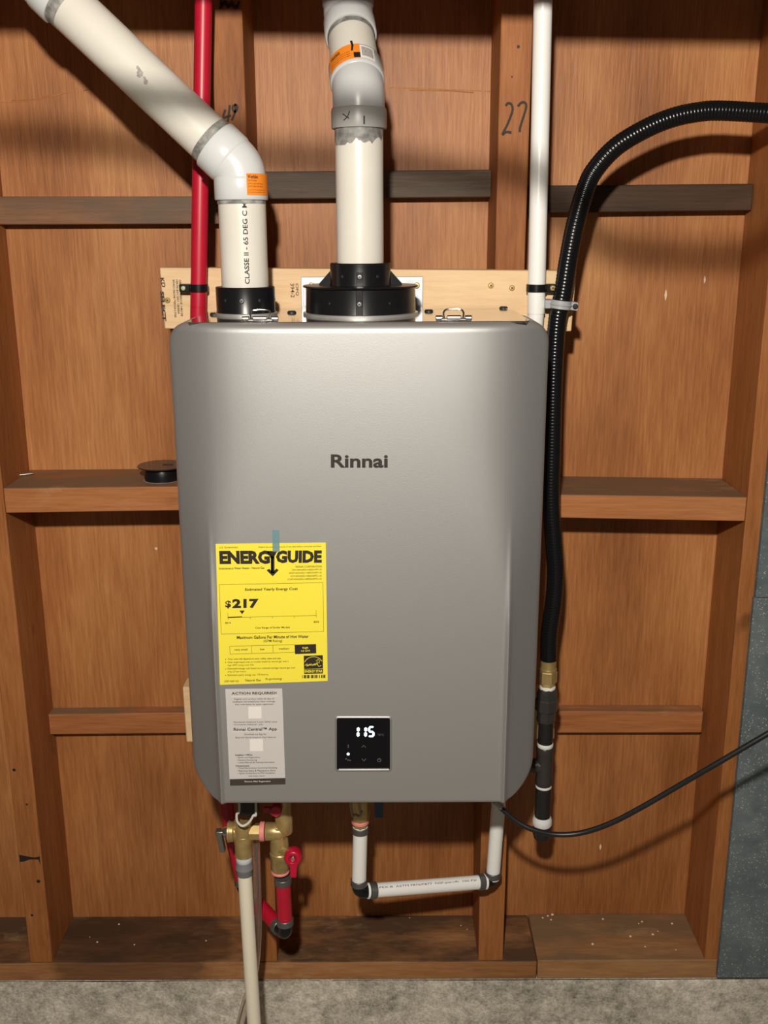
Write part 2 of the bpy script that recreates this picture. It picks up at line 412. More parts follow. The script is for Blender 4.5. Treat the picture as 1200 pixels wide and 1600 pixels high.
def blocking(xa, xb, zta, zba, ztb, zbb, yf, mat, e=0.0006):
    xa += e; xb -= e; yb = PAN-0.0006
    return MB().hexa([(xa, yf, zta), (xb, yf, ztb), (xb, yf, zbb), (xa, yf, zba),
                      (xa, yb, zta), (xb, yb, ztb), (xb, yb, zbb), (xa, yb, zba)]).build('blocking', mat, wall, bevel=0.0015)
# deep middle blocks
blocking(xS1r, xS2l, at(6, 763, 0).z, at(8, 802, 0).z, at(275, 760, 0).z, at(277, 797, 0).z, 0.001, m_block)
blocking(xS2r, xS3l, at(400, 760, 0).z, at(400, 799, 0).z, at(770, 768, 0).z, at(770, 808, 0).z, 0.001, m_block)
blocking(xS3r, xS4l, at(876, 772, 0).z, at(876, 808, 0).z, at(1164, 777, 0).z, at(1162, 815, 0).z, 0.001, m_block)
blocking(xS1l-0.3655, xS1l, at(0, 760, 0).z, at(0, 798, 0).z, at(0, 760, 0).z, at(0, 798, 0).z, 0.001, m_block)
# thin upper battens
yb_ = 0.095
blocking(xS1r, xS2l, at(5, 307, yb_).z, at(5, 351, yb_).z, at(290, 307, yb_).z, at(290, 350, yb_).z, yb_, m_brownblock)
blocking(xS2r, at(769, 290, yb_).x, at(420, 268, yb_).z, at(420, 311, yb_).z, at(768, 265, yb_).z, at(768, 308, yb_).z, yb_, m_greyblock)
blocking(xS3r, at(1176.5, 310, yb_).x, at(860, 290, yb_).z, at(860, 333, yb_).z, at(1176, 287, yb_).z, at(1174, 329, yb_).z, yb_, m_shadedblock)
# thin lower battens
yl_ = 0.103
blocking(at(72.5, 1130, yl_).x, xS2l, at(72, 1116, yl_).z, at(74, 1148, yl_).z, at(290, 1113, yl_).z, at(290, 1145, yl_).z, yl_, m_block)
blocking(xS2r, xS3l, at(450, 1113, yl_).z, at(450, 1145, yl_).z, at(700, 1113, yl_).z, at(700, 1145, yl_).z, yl_, m_block)
blocking(xS3r, at(1099, 1120, yl_).x, at(880, 1111, yl_).z, at(880, 1145, yl_).z, at(1099, 1112, yl_).z, at(1099, 1145, yl_).z, yl_, m_block)
# sill plates
xj = at(839, 1515, 0).x
for (a, b_, dz) in ((-1.45, xj-0.0008, 0), (xj+0.0008, 1.45, 0.0015)):
    MB().box((a, -0.001, zSb), (b_, PAN-0.0006, zSill+dz-0.0003)).build('sill_plate', m_sill if dz == 0 else m_sill2, wall, bevel=0.002)
# old dark board lying loose in the left bay is only a stain on the sill; small chips
# grey speckled board on the right
xB0 = at(1200, 712, -0.008).x; xB1 = at(1119, 1527, -0.008).x; xB = (xB0+xB1)/2
zs = at(1195, 934, -0.012).z; zb0 = at(1120, 1528, -0.012).z
MB().box((xB, -0.012, zb0), (xB+0.62, -0.0015, zs-0.0006)).build('wall_board', m_speck, wall, bevel=0.0008)
MB().box((xB+0.0015, -0.012, zs+0.0006), (xB+0.62, -0.0015, ZT)).build('wall_board', m_speck, wall, bevel=0.0008)

for pts_ in ([(0, 160), (40, 158), (75, 150), (108, 145)], [(18, 157), (60, 155), (100, 146)], [(130, 142), (142, 139)], [(608, 137), (650, 138), (700, 140), (766, 143)], [(640, 141), (700, 142), (740, 145)]):
    c_ = [at(px, py, PAN) for px, py in pts_]; mb = MB()
    mb.tube(spline(c_, 4), 0.0008, 6); mb.build('veneer_split', m_ply, wall)
for px, py, w_, h_ in ((1040, 461, 4, 10), (1101, 437, 3, 7), (938, 1323, 4, 7), (244, 857, 5, 3)):
    p = at(px, py, PAN); a_ = random.uniform(-.4, .4)
    MB().prism([p+V((w_/1900*math.cos(t_)*(0.6 if i % 2 else 1), -0.0009, h_/1100*math.sin(t_)+a_*w_/1900*math.cos(t_))) for i, t_ in enumerate([2*math.pi*i/8 for i in range(8)])], (0, 0.0008, 0)).build('bare_chip', m_fleck, wall)
# concrete stem wall with rough face
mb = MB(); random.seed(5); nx, nzz = 220, 30
from mathutils import noise as mn
for j in range(nzz+1):
    for i in range(nx+1):
        X = -1.5+3.0*i/nx; Z = zSb*j/nzz
        d = mn.noise(V((X*9, Z*9, 1)))*0.004+mn.noise(V((X*35, Z*35, 5)))*0.0022
        if j == nzz: d *= 0.3
        cr = abs(X-at(508, 1560, 0).x+0.004*mn.noise(V((Z*30, 2, 2))))
        if cr < 0.006: d += 0.004
        mb.v.append(V((X, -0.004+d, Z)))
for j in range(nzz):
    for i in range(nx):
        q = j*(nx+1)+i; mb.f.append((q, q+1, q+nx+2, q+nx+1))
B0 = len(mb.v)
mb.add([(-1.5, PAN+0.03, 0), (1.5, PAN+0.03, 0), (1.5, PAN+0.03, zSb), (-1.5, PAN+0.03, zSb), (-1.5, -0.002, zSb-0.0005), (1.5, -0.002, zSb-0.0005)], [(3, 2, 1, 0), (4, 5, 2, 3)])
lower = structure(mb.build('wall_lower', m_conc, ang=60, fix=False))
fl = structure(MB().box((-1.5, -3.2, -0.1), (1.5, PAN+0.03, -0.0005)).build('floor', m_concf))
# beam added out of frame to keep the lamp off the wall's top
bl_, brr = 1.918, 1.889
hb = structure(MB().hexa([(-1.2, -0.38, 2.08), (1.2, -0.38, 2.06), (1.2, -0.38, brr), (-1.2, -0.38, bl_+0.014),
                     (-1.2, -0.32, 2.08), (1.2, -0.32, 2.06), (1.2, -0.32, brr), (-1.2, -0.32, bl_+0.014)]).build('added_shade_beam_1', m_stud, bevel=0.002))
# added hose, unseen above the frame, shaped so its soft shadow crosses the wall
tp = [(-250, 205), (0, 212), (150, 222), (261, 236), (450, 246), (620, 258), (780, 292), (880, 338), (960, 388), (1100, 402), (1300, 396), (1500, 380)]
MB().tube(spline([LAMP+(at(px, py, PAN)-LAMP)*0.46 for px, py in tp], 6), 0.0080, 12).build('hose', m_rubber, hb)

# handwriting on the studs
mb = MB(); W_ = 0.0032
two = [(790, 165), (794, 161), (799, 163), (801, 171), (797, 184), (792, 196), (785, 210), (791, 206), (799, 207)]
sev = [(809, 166), (815, 160), (821, 161), (822, 168), (818, 182), (813, 198), (812, 206)]
for st in (two, sev): ribbon(MB(), spline([at(px, py, -0.0018) for px, py in st], 4), W_, (0, -1, 0)).build('handwriting', m_soft_ink, S3, fix=False)
mb = MB()
for st in ([(352, 171), (349, 183), (361, 180)], [(359, 164), (356, 190)], [(368, 163), (363, 168), (367, 175), (371, 168), (368, 163), (367, 175), (362, 188)],
           [(343, 14), (352, 1), (356, 12), (362, 2), (368, 13), (374, 2)], [(343, 5), (358, 8), (373, 10)], [(345, -3), (346, 12)]):
    ribbon(mb, spline([at(px, py, -0.0018) for px, py in st], 4), 0.0030, (0, -1, 0))
stuff(mb.build('handwriting', m_soft_ink, S2, fix=False))

# ================================================================ MOUNTING BOARDS
YB = -0.038
def board(corners, seed):
    tl, tr, br, bl = [at(px, py, YB) for px, py in corners]
    mb = MB(); off = V((0, -YB-0.0004, 0))
    mb.hexa([tl, tr, br, bl, tl+off, tr+off, br+off, bl+off])
    return mb
tb = tag(board([(249, 418), (901, 423), (893, 518), (257, 514)], 1).build('mounting_board', m_pine, origin=at(575, 515, YB), bevel=0.002),
         'pale new pine board behind the top of the water heater, stamped with black lettering', 'board')
lb = tag(board([(285, 1074), (868, 1085), (866, 1155), (291, 1160)], 2).build('mounting_board', m_pine, origin=at(580, 1160, YB), bevel=0.002),
         'short end of pale pine board poking out behind the lower left of the heater', 'board')
YI = YB-0.0006
def vtext(mb, body, x0, x1, y0, y1, bold=0.0, tilt=3):
    """reads downwards: letters turned clockwise; x0..x1 px, y0..y1 px"""
    ink(mb, body, quad(at(x1, y0, YI), at(x1+tilt, y1, YI), at(x0+tilt, y1, YI), at(x0, y0, YI)), bold)
mb = MB()
vtext(mb, 'KD', 250, 256, 434, 449, 0.03); vtext(mb, 'SELECT', 250, 256, 455, 502, 0.05, 4)
vtext(mb, 'GB 210 4000318 148108', 279.5, 283, 437, 494, 0.01)
vtext(mb, '1007018311001 180004', 274.5, 278, 437, 490, 0.01)
vtext(mb, '8343106341*00201700', 269.5, 273, 437, 496, 0.01)
vtext(mb, 'CIFQ', 461, 466, 443, 462, 0.01, 1); vtext(mb, '394-2', 453.5, 459.5, 443, 465, 0.01, 1)
stuff(mb.build('printed_stamp', m_soft_ink, tb, fix=False))
def screw(name, p, r, nrm, mat, parent):
    nrm = V(nrm).normalized()
    mb = MB().lathe([(r, 0), (r, r*0.25), (r*0.75, r*0.5), (r*0.3, r*0.52)], p, nrm, 16)
    a = nrm.orthogonal().normalized(); b2 = nrm.cross(a)
    o = mb.build(name, mat, parent)
    m2 = MB()
    for d1, d2 in ((a, b2), (b2, a)):
        c0 = V(p)+nrm*r*0.54
        m2.add([c0+d1*r*0.55+d2*r*0.12, c0-d1*r*0.55+d2*r*0.12, c0-d1*r*0.55-d2*r*0.12, c0+d1*r*0.55-d2*r*0.12], [(0, 1, 2, 3)])
    return o, m2
def board_screw(px, py): 
    o, m2 = screw('screw', at(px, py, YB), 0.0042, (0, -1, 0), m_brass, tb); m2.build('cross_slot', m_ink, o, fix=False)
for px, py in ((800, 450), (767, 446), (262, 469)): board_screw(px, py)
mb = MB().box(at(258, 477.5, -0.0384)-V((0, 0, 0.0004)), at(895, 473, -0.0385)+V((0, 0.0001, 0)))

# ================================================================ WATER HEATER
XH = (at(568, 900, -0.295).x); YF = -0.295
ZB = at(568, 1256, YF).z; ZTOP = at(560, 506, YF).z
WH = (at(858, 540, -0.25).x-at(262, 540, -0.25).x)/2
XH = ((at(858, 540, -0.25).x+at(262, 540, -0.25).x)/2+(at(833, 1195, -0.25).x+at(303, 1195, -0.25).x)/2)/2
heater = thing('water_heater', (XH, -0.1, ZB), 'silver grey wall-hung tankless water heater with lettering, yellow label and lit display', 'water heater')
CR = 0.198; RTOP, RBOT = 0.030, 0.046; YSK = -0.165
def half(z):
    if z > ZTOP-RTOP: t = (z-(ZTOP-RTOP)); return WH-RTOP+math.sqrt(max(0, RTOP**2-t*t))
    if z < ZB+RBOT: t = (ZB+RBOT-z); return WH-RBOT+math.sqrt(max(0, RBOT**2-t*t))
    return WH
def crease_k(z):
    t = max(0, min(1, (z-(ZB+0.25))/0.30)); return 0.0012+0.022*t*t*(3-2*t)
def depth(x, z):
    a = abs(x); k_ = crease_k(z); q = (a-CR)/k_
    sp = k_*(math.log1p(math.exp(q)) if q < 30 else q)
    off = 0.95*sp-0.0042*math.exp(-((a-CR)/0.0036)**2)*max(0, min(1, (ZB+0.42-z)/0.2))
    def rnd(t, r_): return r_-math.sqrt(max(0, r_*r_-(r_-max(0, min(r_, t)))**2))
    off += rnd(ZTOP-z, 0.011)+rnd(z-ZB, 0.005)+rnd(half(z)-a, 0.006)
    return YF+off
zr = []
def ramp(a, b_, n_, e=1.0): return [a+(b_-a)*(i/n_)**e for i in range(n_+1)]
zr = ramp(ZB, ZB+RBOT, 18, 1.8)+ramp(ZB+RBOT, ZTOP-RTOP, 40)[1:]+[ZTOP-RTOP+RTOP*(1-(1-i/22)**2) for i in range(1, 23)]
inner = [CR*i/10 for i in range(9)]+[CR-0.0265, CR-0.014]+[CR-0.0095+0.0012*i for i in range(8)]
outer = [0, 0.03, 0.06, 0.10, 0.14, 0.26, 0.4, 0.55, 0.68, 0.78, 0.86, 0.91, 0.95, 0.98, 1.0]
mb = MB(); ncol = None
for z in zr:
    h = half(z); pos = inner+[CR+(h-CR)*q for q in outer]
    row = [-p for p in reversed(pos[1:])]+pos; ncol = len(row)
    for x_ in row: mb.v.append(V((XH+x_, depth(x_, z), z)))
nr = len(zr)
for j in range(nr-1):
    for i in range(ncol-1):
        q = j*ncol+i; mb.f.append((q, q+1, q+ncol+1, q+ncol))
# skirt round the outline
bd = [i for i in range(ncol)]+[j*ncol+ncol-1 for j in range(1, nr)]+[(nr-1)*ncol+i for i in range(ncol-2, -1, -1)]+[j*ncol for j in range(nr-2, 0, -1)]
b0 = len(mb.v)
for q in bd: p = mb.v[q]; mb.v.append(V((p.x, YSK, p.z)))
for i in range(len(bd)):
    i2 = (i+1) % len(bd); mb.f.append((bd[i2], bd[i], b0+i, b0+i2))
cover = mb.build('front_cover', m_paint, heater, ang=28, fix=False)
# case behind the cover and glossy top panel
XL0, XL1 = XH-0.218, XH+0.218
MB().box((XL0, -0.262, ZB+0.012), (XL1, -0.052, ZTOP-0.004)).build('case', m_case, heater, bevel=0.004)
zt = ZTOP+0.0006
mb = MB()
top = [(XH-0.2125, -0.272), (XH+0.2125, -0.272), (XH+0.218, -0.258), (XH+0.218, -0.10), (XH+0.205, -0.052), (XH-0.205, -0.052), (XH-0.218, -0.10), (XH-0.218, -0.258)]
mb.prism([(x_, y_, zt-0.0035) for x_, y_ in top], (0, 0, 0.0035))
top_o = mb.build('top_panel', m_top, heater, bevel=0.0012)
mb = MB().tube([(XH-0.14, -0.270, zt-0.004), (XH-0.13, -0.2745, zt-0.0022), (XH+0.206, -0.2745, zt-0.0022), (XH+0.211, -0.270, zt-0.004)], 0.0013, 8)
mb.build('gasket', m_gasket, heater)
for px, py in ((670, 487), (785, 481), (456, 489), (335, 492)):
    p = atz(px, py, zt)
    if p.y > -0.055: p.y = -0.06
    o, m2 = screw('top_screw', p, 0.0062, (0, 0, 1), m_gasket, heater); m2.build('cross_slot', m_chrome, o, fix=False)
# wire latches on the top edge
for px in (415, 705):
    p = atz(px, 496, zt); X0 = p.x; Y0 = -0.262
    lt = MB().box((X0-0.016, Y0-0.003, zt), (X0+0.016, Y0+0.010, zt+0.0035)).build('latch', m_chrome, heater, bevel=0.001)
    mb = MB().tube(spline([(X0-0.012, Y0+0.002, zt+0.003), (X0-0.0125, Y0+0.005, zt+0.010), (X0-0.008, Y0+0.008, zt+0.0135), (X0+0.008, Y0+0.008, zt+0.0135), (X0+0.0125, Y0+0.005, zt+0.010), (X0+0.012, Y0+0.002, zt+0.003)], 5), 0.0012, 8)
    mb.build('wire_bail', m_chrome, lt)
    mb = MB()
    for sx in (-1, 1):
        mb.cyl((X0+sx*0.014, Y0+0.001, zt+0.0035), (X0+sx*0.023, Y0+0.001, zt+0.0035), 0.0035, 12, 0.0008)
    mb.cyl((X0-0.009, Y0-0.004, zt+0.0045), (X0+0.009, Y0-0.004, zt+0.0045), 0.003, 12, 0.0008)
    mb.build('roller', m_chrome, lt)
# mounting bracket plate behind the flue
a_, b_ = at(470, 433, -0.046), at(661, 433, -0.046)
br = MB().box((a_.x, -0.0440, zt-0.03), (b_.x, -0.0415, a_.z)).build('mounting_bracket', m_galv, heater, bevel=0.0005)
for px in (487, 651):
    o, m2 = screw('screw', at(px, 446, -0.044), 0.0045, (0, -1, 0), m_brass, br)
for px in (481, 656):
    p0, p1 = at(px-7, 452, -0.0446), at(px+3, 478, -0.0446)
    MB().box((p0.x, -0.0450, p1.z), (p1.x, -0.0438, p0.z)).build('bracket_rib', m_galv, br, bevel=0.0003)

# vent collars
YV = -0.15
XLc = at(384, 470, YV).x; XCc = at(563.5, 470, YV).x
def z_front(px, py, r): return at(px, py, YV-r).z
zc = z_front(384, 450, 0.04)
col = MB().lathe([(0.0402, 0), (0.0402, 0.004), (0.0398, 0.005), (0.0400, zc-zt-0.001), (0.0392, zc-zt), (0.033, zc-zt), (0.0325, 0.004)], (XLc, YV, zt), (0, 0, 1), 48).build('intake_collar', m_black, heater)
MB().lathe([(0.0425, 0), (0.0425, 0.003), (0.0405, 0.0035)], (XLc, YV, zt), (0, 0, 1), 48).build('collar_ring', m_case, col)
def collar_screws(c, cx, r, z, big, angs):
    for a in angs:
        d = V((math.sin(a), -math.cos(a), 0)); p = V((cx, YV, z))+d*(r-0.0006+(0.0016 if a == 0 and big else 0))
        if a == 0:
            o, m2 = screw('screw', p, 0.0034, d, m_chrome, c); m2.build('cross_slot', m_ink, o, fix=False)
        else: MB().lathe([(0.0022, 0), (0.0022, 0.0005), (0.0015, 0.0008), (0.0006, 0.001)], p, d, 12).build('screw_hole', m_gasket, c)
collar_screws(col, XLc, 0.04, zt+(zc-zt)*0.55, 1, (0, -0.62, 0.62, 1.6, -1.6))
RB = (at(650, 470, YV).x-at(477, 470, YV).x)/2
z1 = z_front(563, 450, RB)
big = MB().lathe([(RB, 0), (RB-0.0005, 0.002), (RB-0.0015, z1-zt-0.003), (RB-0.0015, z1-zt-0.0024), (0.05, z1-zt-0.0024)], (XCc, YV, zt), (0, 0, 1), 64).build('exhaust_collar', m_black, heater)
MB().lathe([(RB+0.003, 0), (RB+0.003, 0.003), (RB+0.001, 0.0036)], (XCc, YV, zt), (0, 0, 1), 64).build('collar_ring', m_case, big)
MB().lathe([(RB+0.0022, 0), (RB+0.003, 0.001), (RB+0.0022, 0.0024), (0.044, 0.0026), (0.03, 0.0026)], (XCc, YV, z1-0.0024), (0, 0, 1), 64).build('flange', m_black, big)
RU = (at(608.5, 430, YV).x-at(514, 430, YV).x)/2
z2 = z_front(563, 412, RU)
up_ = MB().lathe([(RU+0.0008, 0), (RU, 0.003), (RU, z2-z1-0.001), (RU-0.001, z2-z1), (0.0335, z2-z1), (0.033, 0.002)], (XCc, YV, z1), (0, 0, 1), 48).build('upper_ring', m_black, big)
for a in (math.pi/2+0.12, -math.pi/2-0.12, 2.6, -2.6):
    d = V((math.cos(a-math.pi/2), math.sin(a-math.pi/2), 0)); s_ = V((-d.y, d.x, 0))*0.0015; o_ = V((XCc, YV, z1))
    MB().prism([o_+d*(RU-0.001)-s_, o_+d*(RU+0.016)-s_, o_+d*(RU+0.016)-s_+V((0, 0, 0.0015)), o_+d*(RU-0.001)-s_+V((0, 0, 0.020))], s_*2).build('gusset', m_black, big)
collar_screws(big, XCc, RB-0.0012, zt+(z1-zt)*0.47, 1, (0, -0.56, 0.56, 1.3, -1.3))
collar_screws(up_, XCc, RU, z1+(z2-z1)*0.42, 1, (0, -0.62, 0.62))
MB().box((XCc-0.0045, YV-RU-0.0016, z1+0.0005), (XCc+0.0045, YV-RU+0.002, z1+(z2-z1)*0.62)).build('seam_tab', m_black, up_, bevel=0.0005)
MB().box((XCc-0.0045, YV-RB-0.0010, zt+0.001), (XCc+0.0045, YV-RB+0.003, z1-0.003)).build('seam_tab', m_black, big, bevel=0.0005)

# brand lettering
YL = YF-0.0006
ink(MB(), 'Rinnai', rect(517, 710, 606, 731, YL), 0.028, 6).build('brand_lettering', m_letter, heater, fix=False)
# display
tl, tr, br_, bl = (525, 1122), (610, 1121.5), (610.5, 1202), (527, 1203)
def rrect(x0, y0, x1, y1, r, Y, n_=5):
    pts = []
    for cx_, cy_, a0 in ((x1-r, y0+r, -90), (x1-r, y1-r, 0), (x0+r, y1-r, 90), (x0+r, y0+r, 180)):
        for i in range(n_+1):
            a = math.radians(a0+90*i/n_); pts.append(at(cx_+r*math.cos(a), cy_+r*math.sin(a), Y))
    return pts
R_ = [rrect(523, 1119, 612.5, 1206, 5, YF-0.0002), rrect(525.2, 1121.4, 610.3, 1203.6, 3.4, YF-0.0016), rrect(526, 1122, 609.5, 1203, 3, YF-0.0016), rrect(526, 1122, 609.5, 1203, 3, YF-0.0003)]
mb = MB(); n_ = len(R_[0])
for q in R_: mb.v += q
for k in range(3):
    for i in range(n_): mb.f.append((k*n_+i, k*n_+(i+1) % n_, (k+1)*n_+(i+1) % n_, (k+1)*n_+i))
disp = mb.build('control_display', m_paint, heater, ang=25)
pa_, pb_ = at(529, 1204.0, YF-0.0036), at(608, 1202.4, YF-0.0036)
MB().box((pa_.x, YF-0.0036, pa_.z), (pb_.x, YF-0.0004, pb_.z)).build('lower_lip', m_lip_glint, disp, bevel=0.0004, label='lower edge with its glint painted in')
glass = MB().prism([p+V((0, 0, 0)) for p in rrect(526, 1122, 609.5, 1203, 3, YF-0.0012)], (0, 0.001, 0)).build('glass_face', m_glass, disp)
YG = YF-0.0016
def D(cx_, cy_): return (520+cx_/12, 1110+cy_/12)
mb = MB()
def seg(x0, y0, x1, y1, w_): 
    a = at(*D(x0, y0), YG); b2 = at(*D(x1, y1), YG); t = (b2-a).normalized(); s_ = t.cross(V((0, 1, 0))).normalized()*w_/12/1100/2; e_ = t*w_/12/1100*0.45
    mb.add([a+e_*0-t*0, a+e_+s_, b2-e_+s_, b2, b2-e_-s_, a+e_-s_], [(0, 1, 2, 3, 4, 5)])
def digit(segs, name='lit_digit'):
    global mb
    mb = MB()
    for q in segs: seg(*q)
    stuff(mb.build(name, m_glow, glass, fix=False)) if False else mb.build(name, m_glow, glass, fix=False)
for x0 in (478, 618): digit([(x0, 312, x0-2, 402, 54), (x0-3, 402, x0-5, 496, 54)])
digit([(676, 312, 768, 312, 38), (682, 312, 678, 400, 40), (672, 400, 768, 400, 38), (764, 400, 760, 490, 42), (668, 486, 768, 486, 38)])
MB().lathe([(0.0021, 0), (0.0021, 0.0001)], at(*D(289, 818), YG), (0, -1, 0), 16).build('indicator_dot', m_glow, glass, fix=False)
mb = MB()
for st in ([(545, 692), (580, 655), (615, 692)], [(548, 908), (582, 948), (620, 908)], [(287, 640), (292, 668), (289, 705)],
           [(232, 925), (255, 900), (275, 918)], [(275, 945), (300, 920), (320, 945), (340, 930)], [(868, 895), (869, 930)],
           [(855, 905), (838, 925), (845, 955), (870, 965), (898, 952), (902, 925), (885, 903)]):
    ribbon(mb, [at(*D(*p), YG) for p in st], 0.0009, (0, -1, 0))
ink(mb, '°F/°C', rect(*D(840, 438), *D(960, 480), YG), 0.0)
stuff(mb.build('icons', m_dim, glass, fix=False))

# ---- yellow energy label
def E(cx_, cy_): return (320+cx_/5.714, 840+cy_/5.714)
lab = MB()
q4 = [at(*E(*p), YF-0.0005) for p in ((97, 57), (1080, 45), (1097, 1280), (135, 1315))]
lab.hexa(q4+[p+V((0, 0.0004, 0)) for p in q4])
energy = lab.build('energy_label', m_yellow, heater, label='bright yellow paper label with black print taped to the front')
YE = YF-0.0010
def er(x0, y0, x1, y1, tl_=None, sh=0):
    """box in label-crop pixels; lines on the label rise to the right a little"""
    tl_ = (x1-x0)*0.016 if tl_ is None else tl_
    f_ = lambda x_, y_: at(*E(x_, y_), YE)
    return quad(f_(x0, y0), f_(x1, y0-tl_), f_(x1+sh, y1-tl_), f_(x0+sh, y1))
big_ = MB()
ink(big_, 'ENERG', er(128, 118, 578, 238, 3, 5), 0.055); ink(big_, 'GUIDE', er(636, 115, 1046, 228, 2, -2), 0.055)
def eb(pts): big_.poly([at(*E(*p), YE) for p in pts])
# the Y that turns into an arrow
eb([(582, 120), (622, 120), (607, 178), (607, 310), (592, 310), (592, 178)]); eb([(552, 120), (582, 120), (600, 172), (592, 190)][::1]); eb([(648, 118), (622, 120), (600, 172), (610, 190)])
eb([(590, 170), (622, 170), (622, 318), (590, 318)]); eb([(552, 292), (575, 278), (606, 312), (606, 345)]); eb([(660, 290), (638, 277), (606, 312), (606, 345)])
big_.build('heading', m_letter, energy, fix=False); big_ = MB()
ink(big_, '$', er(182, 562, 234, 632, 0), 0.03); ink(big_, '217', er(245, 548, 480, 632, 3), 0.05)
big_.build('price', m_letter, energy, fix=False); big_ = MB()
eb([(310, 652), (356, 650), (333, 684)])
big_.build('pointer', m_letter, energy, fix=False)
tx = MB()
for body, bx, bd_ in (('Estimated Yearly Energy Cost', (360, 452, 830, 482), 0.02), ('Cost Range of Similar Models', (450, 797, 760, 818), 0.012),
                  ('Maximum Gallons Per Minute of Hot Water', (286, 878, 928, 906), 0.02), ('(GPM Rating)', (525, 912, 692, 940), 0.004),
                  ('U.S. Government', (130, 79, 296, 96), 0.0), ('Federal law prohibits removal of this label before consumer purchase', (480, 78, 1038, 96), 0.0),
                  ('Instantaneous Water Heater - Natural Gas', (128, 266, 532, 285), 0.01),
                  ('RINNAI CORPORATION', (812, 252, 1043, 270), 0.0), ('(RX160iN)REU-NB2530FF-US', (780, 281, 1043, 300), 0.0),
                  ('(RXP160iN)REU-NBP2530FF-US', (752, 310, 1043, 328), 0.0), ('(CX160iN)REU-NB2530FFC-US', (766, 337, 1043, 356), 0.0),
                  ('(CXP160iN)REU-NBP2530FFC-US', (740, 365, 1043, 384), 0.0), ('$216', (182, 753, 232, 770), 0.02), ('$252', (972, 745, 1020, 762), 0.02),
                  ('very small', (262, 992, 380, 1014), 0.01), ('low', (494, 987, 532, 1006), 0.01), ('medium', (662, 982, 752, 1000), 0.01),
                  ('Your cost will depend on your utility rates and use.', (204, 1078, 680, 1096), 0.012),
                  ('Cost range based only on models fueled by natural gas with a', (204, 1105, 748, 1124), 0.0), ('high GPM rating (over 4.0).', (204, 1133, 440, 1150), 0.0),
                  ('Estimated energy cost based on a national average natural gas cost', (204, 1162, 806, 1182), 0.0), ('of $1.27 per therm.', (204, 1190, 372, 1208), 0.0),
                  ('Estimated yearly energy use: 170 therms.', (204, 1219, 570, 1240), 0.0), ('6297-N69-102', (176, 1273, 302, 1292), 0.0),
                  ('Natural Gas', (362, 1264, 500, 1284), 0.01), ('ftc.gov/energy', (542, 1252, 692, 1276), 0.005)):
    ink(tx, body, er(*bx), bd_)
def line(x0, y0, x1, y1, w_=2.6): ribbon(tx, [at(*E(x0, y0), YE), at(*E(x1, y1), YE)], w_/5.714/1180, (0, -1, 0))
for a in (((128, 421), (1055, 401)), ((1055, 401), (1061, 838)), ((1061, 838), (147, 862)), ((147, 862), (128, 421)),
          ((221, 970), (803, 955)), ((803, 955), (806, 1024)), ((806, 1024), (226, 1040)), ((226, 1040), (221, 970)), ((416, 966), (419, 1034)), ((608, 961), (611, 1029)),
          ((205, 672), (207, 735)), ((993, 648), (996, 712)), ((405, 708), (406, 727)), ((602, 704), (603, 722)), ((799, 699), (800, 717)), ((205, 714), (995, 695))): line(*a[0], *a[1])
line(205, 713, 333, 707, 9)
for yy in (1086, 1114, 1172, 1230):
    c = at(*E(186, yy), YE); tx.lathe([(0.0006, 0), (0.0006, 0.00005)], c, (0, -1, 0), 8)
for i, x_ in enumerate([870, 884, 892, 905, 915, 921, 935, 948, 957, 972, 980, 990, 1006, 1020, 1040, 1046, 1058, 1066]):
    w_ = 4+3*((i*7) % 3); tx.poly([at(*E(x_, 1228-(x_-870)*.016), YE), at(*E(x_+w_, 1228-(x_-870)*.016), YE), at(*E(x_+w_, 1256-(x_-870)*.016), YE), at(*E(x_, 1256-(x_-870)*.016), YE)])
stuff(tx.build('label_small_print', m_letter, energy, fix=False))
blk = MB()
for pts in (((803, 957), (993, 950), (995, 1033), (806, 1040)), ((883, 1055), (1053, 1050), (1056, 1213), (887, 1217))):
    blk.poly([at(*E(*p), YE) for p in pts])
blk = blk.build('label_black_box', m_letter, energy, fix=False)
wt = MB(); YE = YF-0.0014
ink(wt, 'high', er(872, 975, 924, 997), 0.015); ink(wt, '4.8 GPM', er(858, 1003, 938, 1020), 0.005)
ribbon(wt, spline([at(*E(*p), YE) for p in ((890, 1112), (918, 1080), (965, 1064), (1015, 1074), (1048, 1104))], 5), 4.5/5.714/1180, (0, -1, 0))
scr = [(895, 1142), (912, 1128), (920, 1140), (905, 1146), (925, 1144), (935, 1128), (940, 1144), (950, 1126), (958, 1144), (970, 1128), (975, 1142), (985, 1122), (990, 1140), (1002, 1118), (1010, 1140), (1020, 1150), (1040, 1140)]
ribbon(wt, spline([at(*E(*p), YE) for p in scr], 3), 4.5/5.714/1180, (0, -1, 0))
star = [(1012+22*math.cos(math.radians(90+36*i))*(1 if i % 2 == 0 else 0.42), 1104-22*math.sin(math.radians(90+36*i))*(1 if i % 2 == 0 else 0.42)) for i in range(10)]
ribbon(wt, [at(*E(*p), YE) for p in star+[star[0]]], 3.5/5.714/1180, (0, -1, 0))
ribbon(wt, [at(*E(885, 1175), YE), at(*E(1054, 1171), YE)], 4/5.714/1180, (0, -1, 0))
ink(wt, 'ENERGY STAR', er(892, 1184, 1050, 1206), 0.03)
stuff(wt.build('reversed_print', m_yellow, blk, fix=False))
# pale tape strip at the top of the label
q4 = [at(*p, YF-0.0015) for p in ((425, 828), (436, 828), (437, 862), (426, 862))]
MB().hexa(q4+[p+V((0, 0.0003, 0)) for p in q4]).build('tape_strip', m_tape, energy, label='pale blue tape at the top edge')

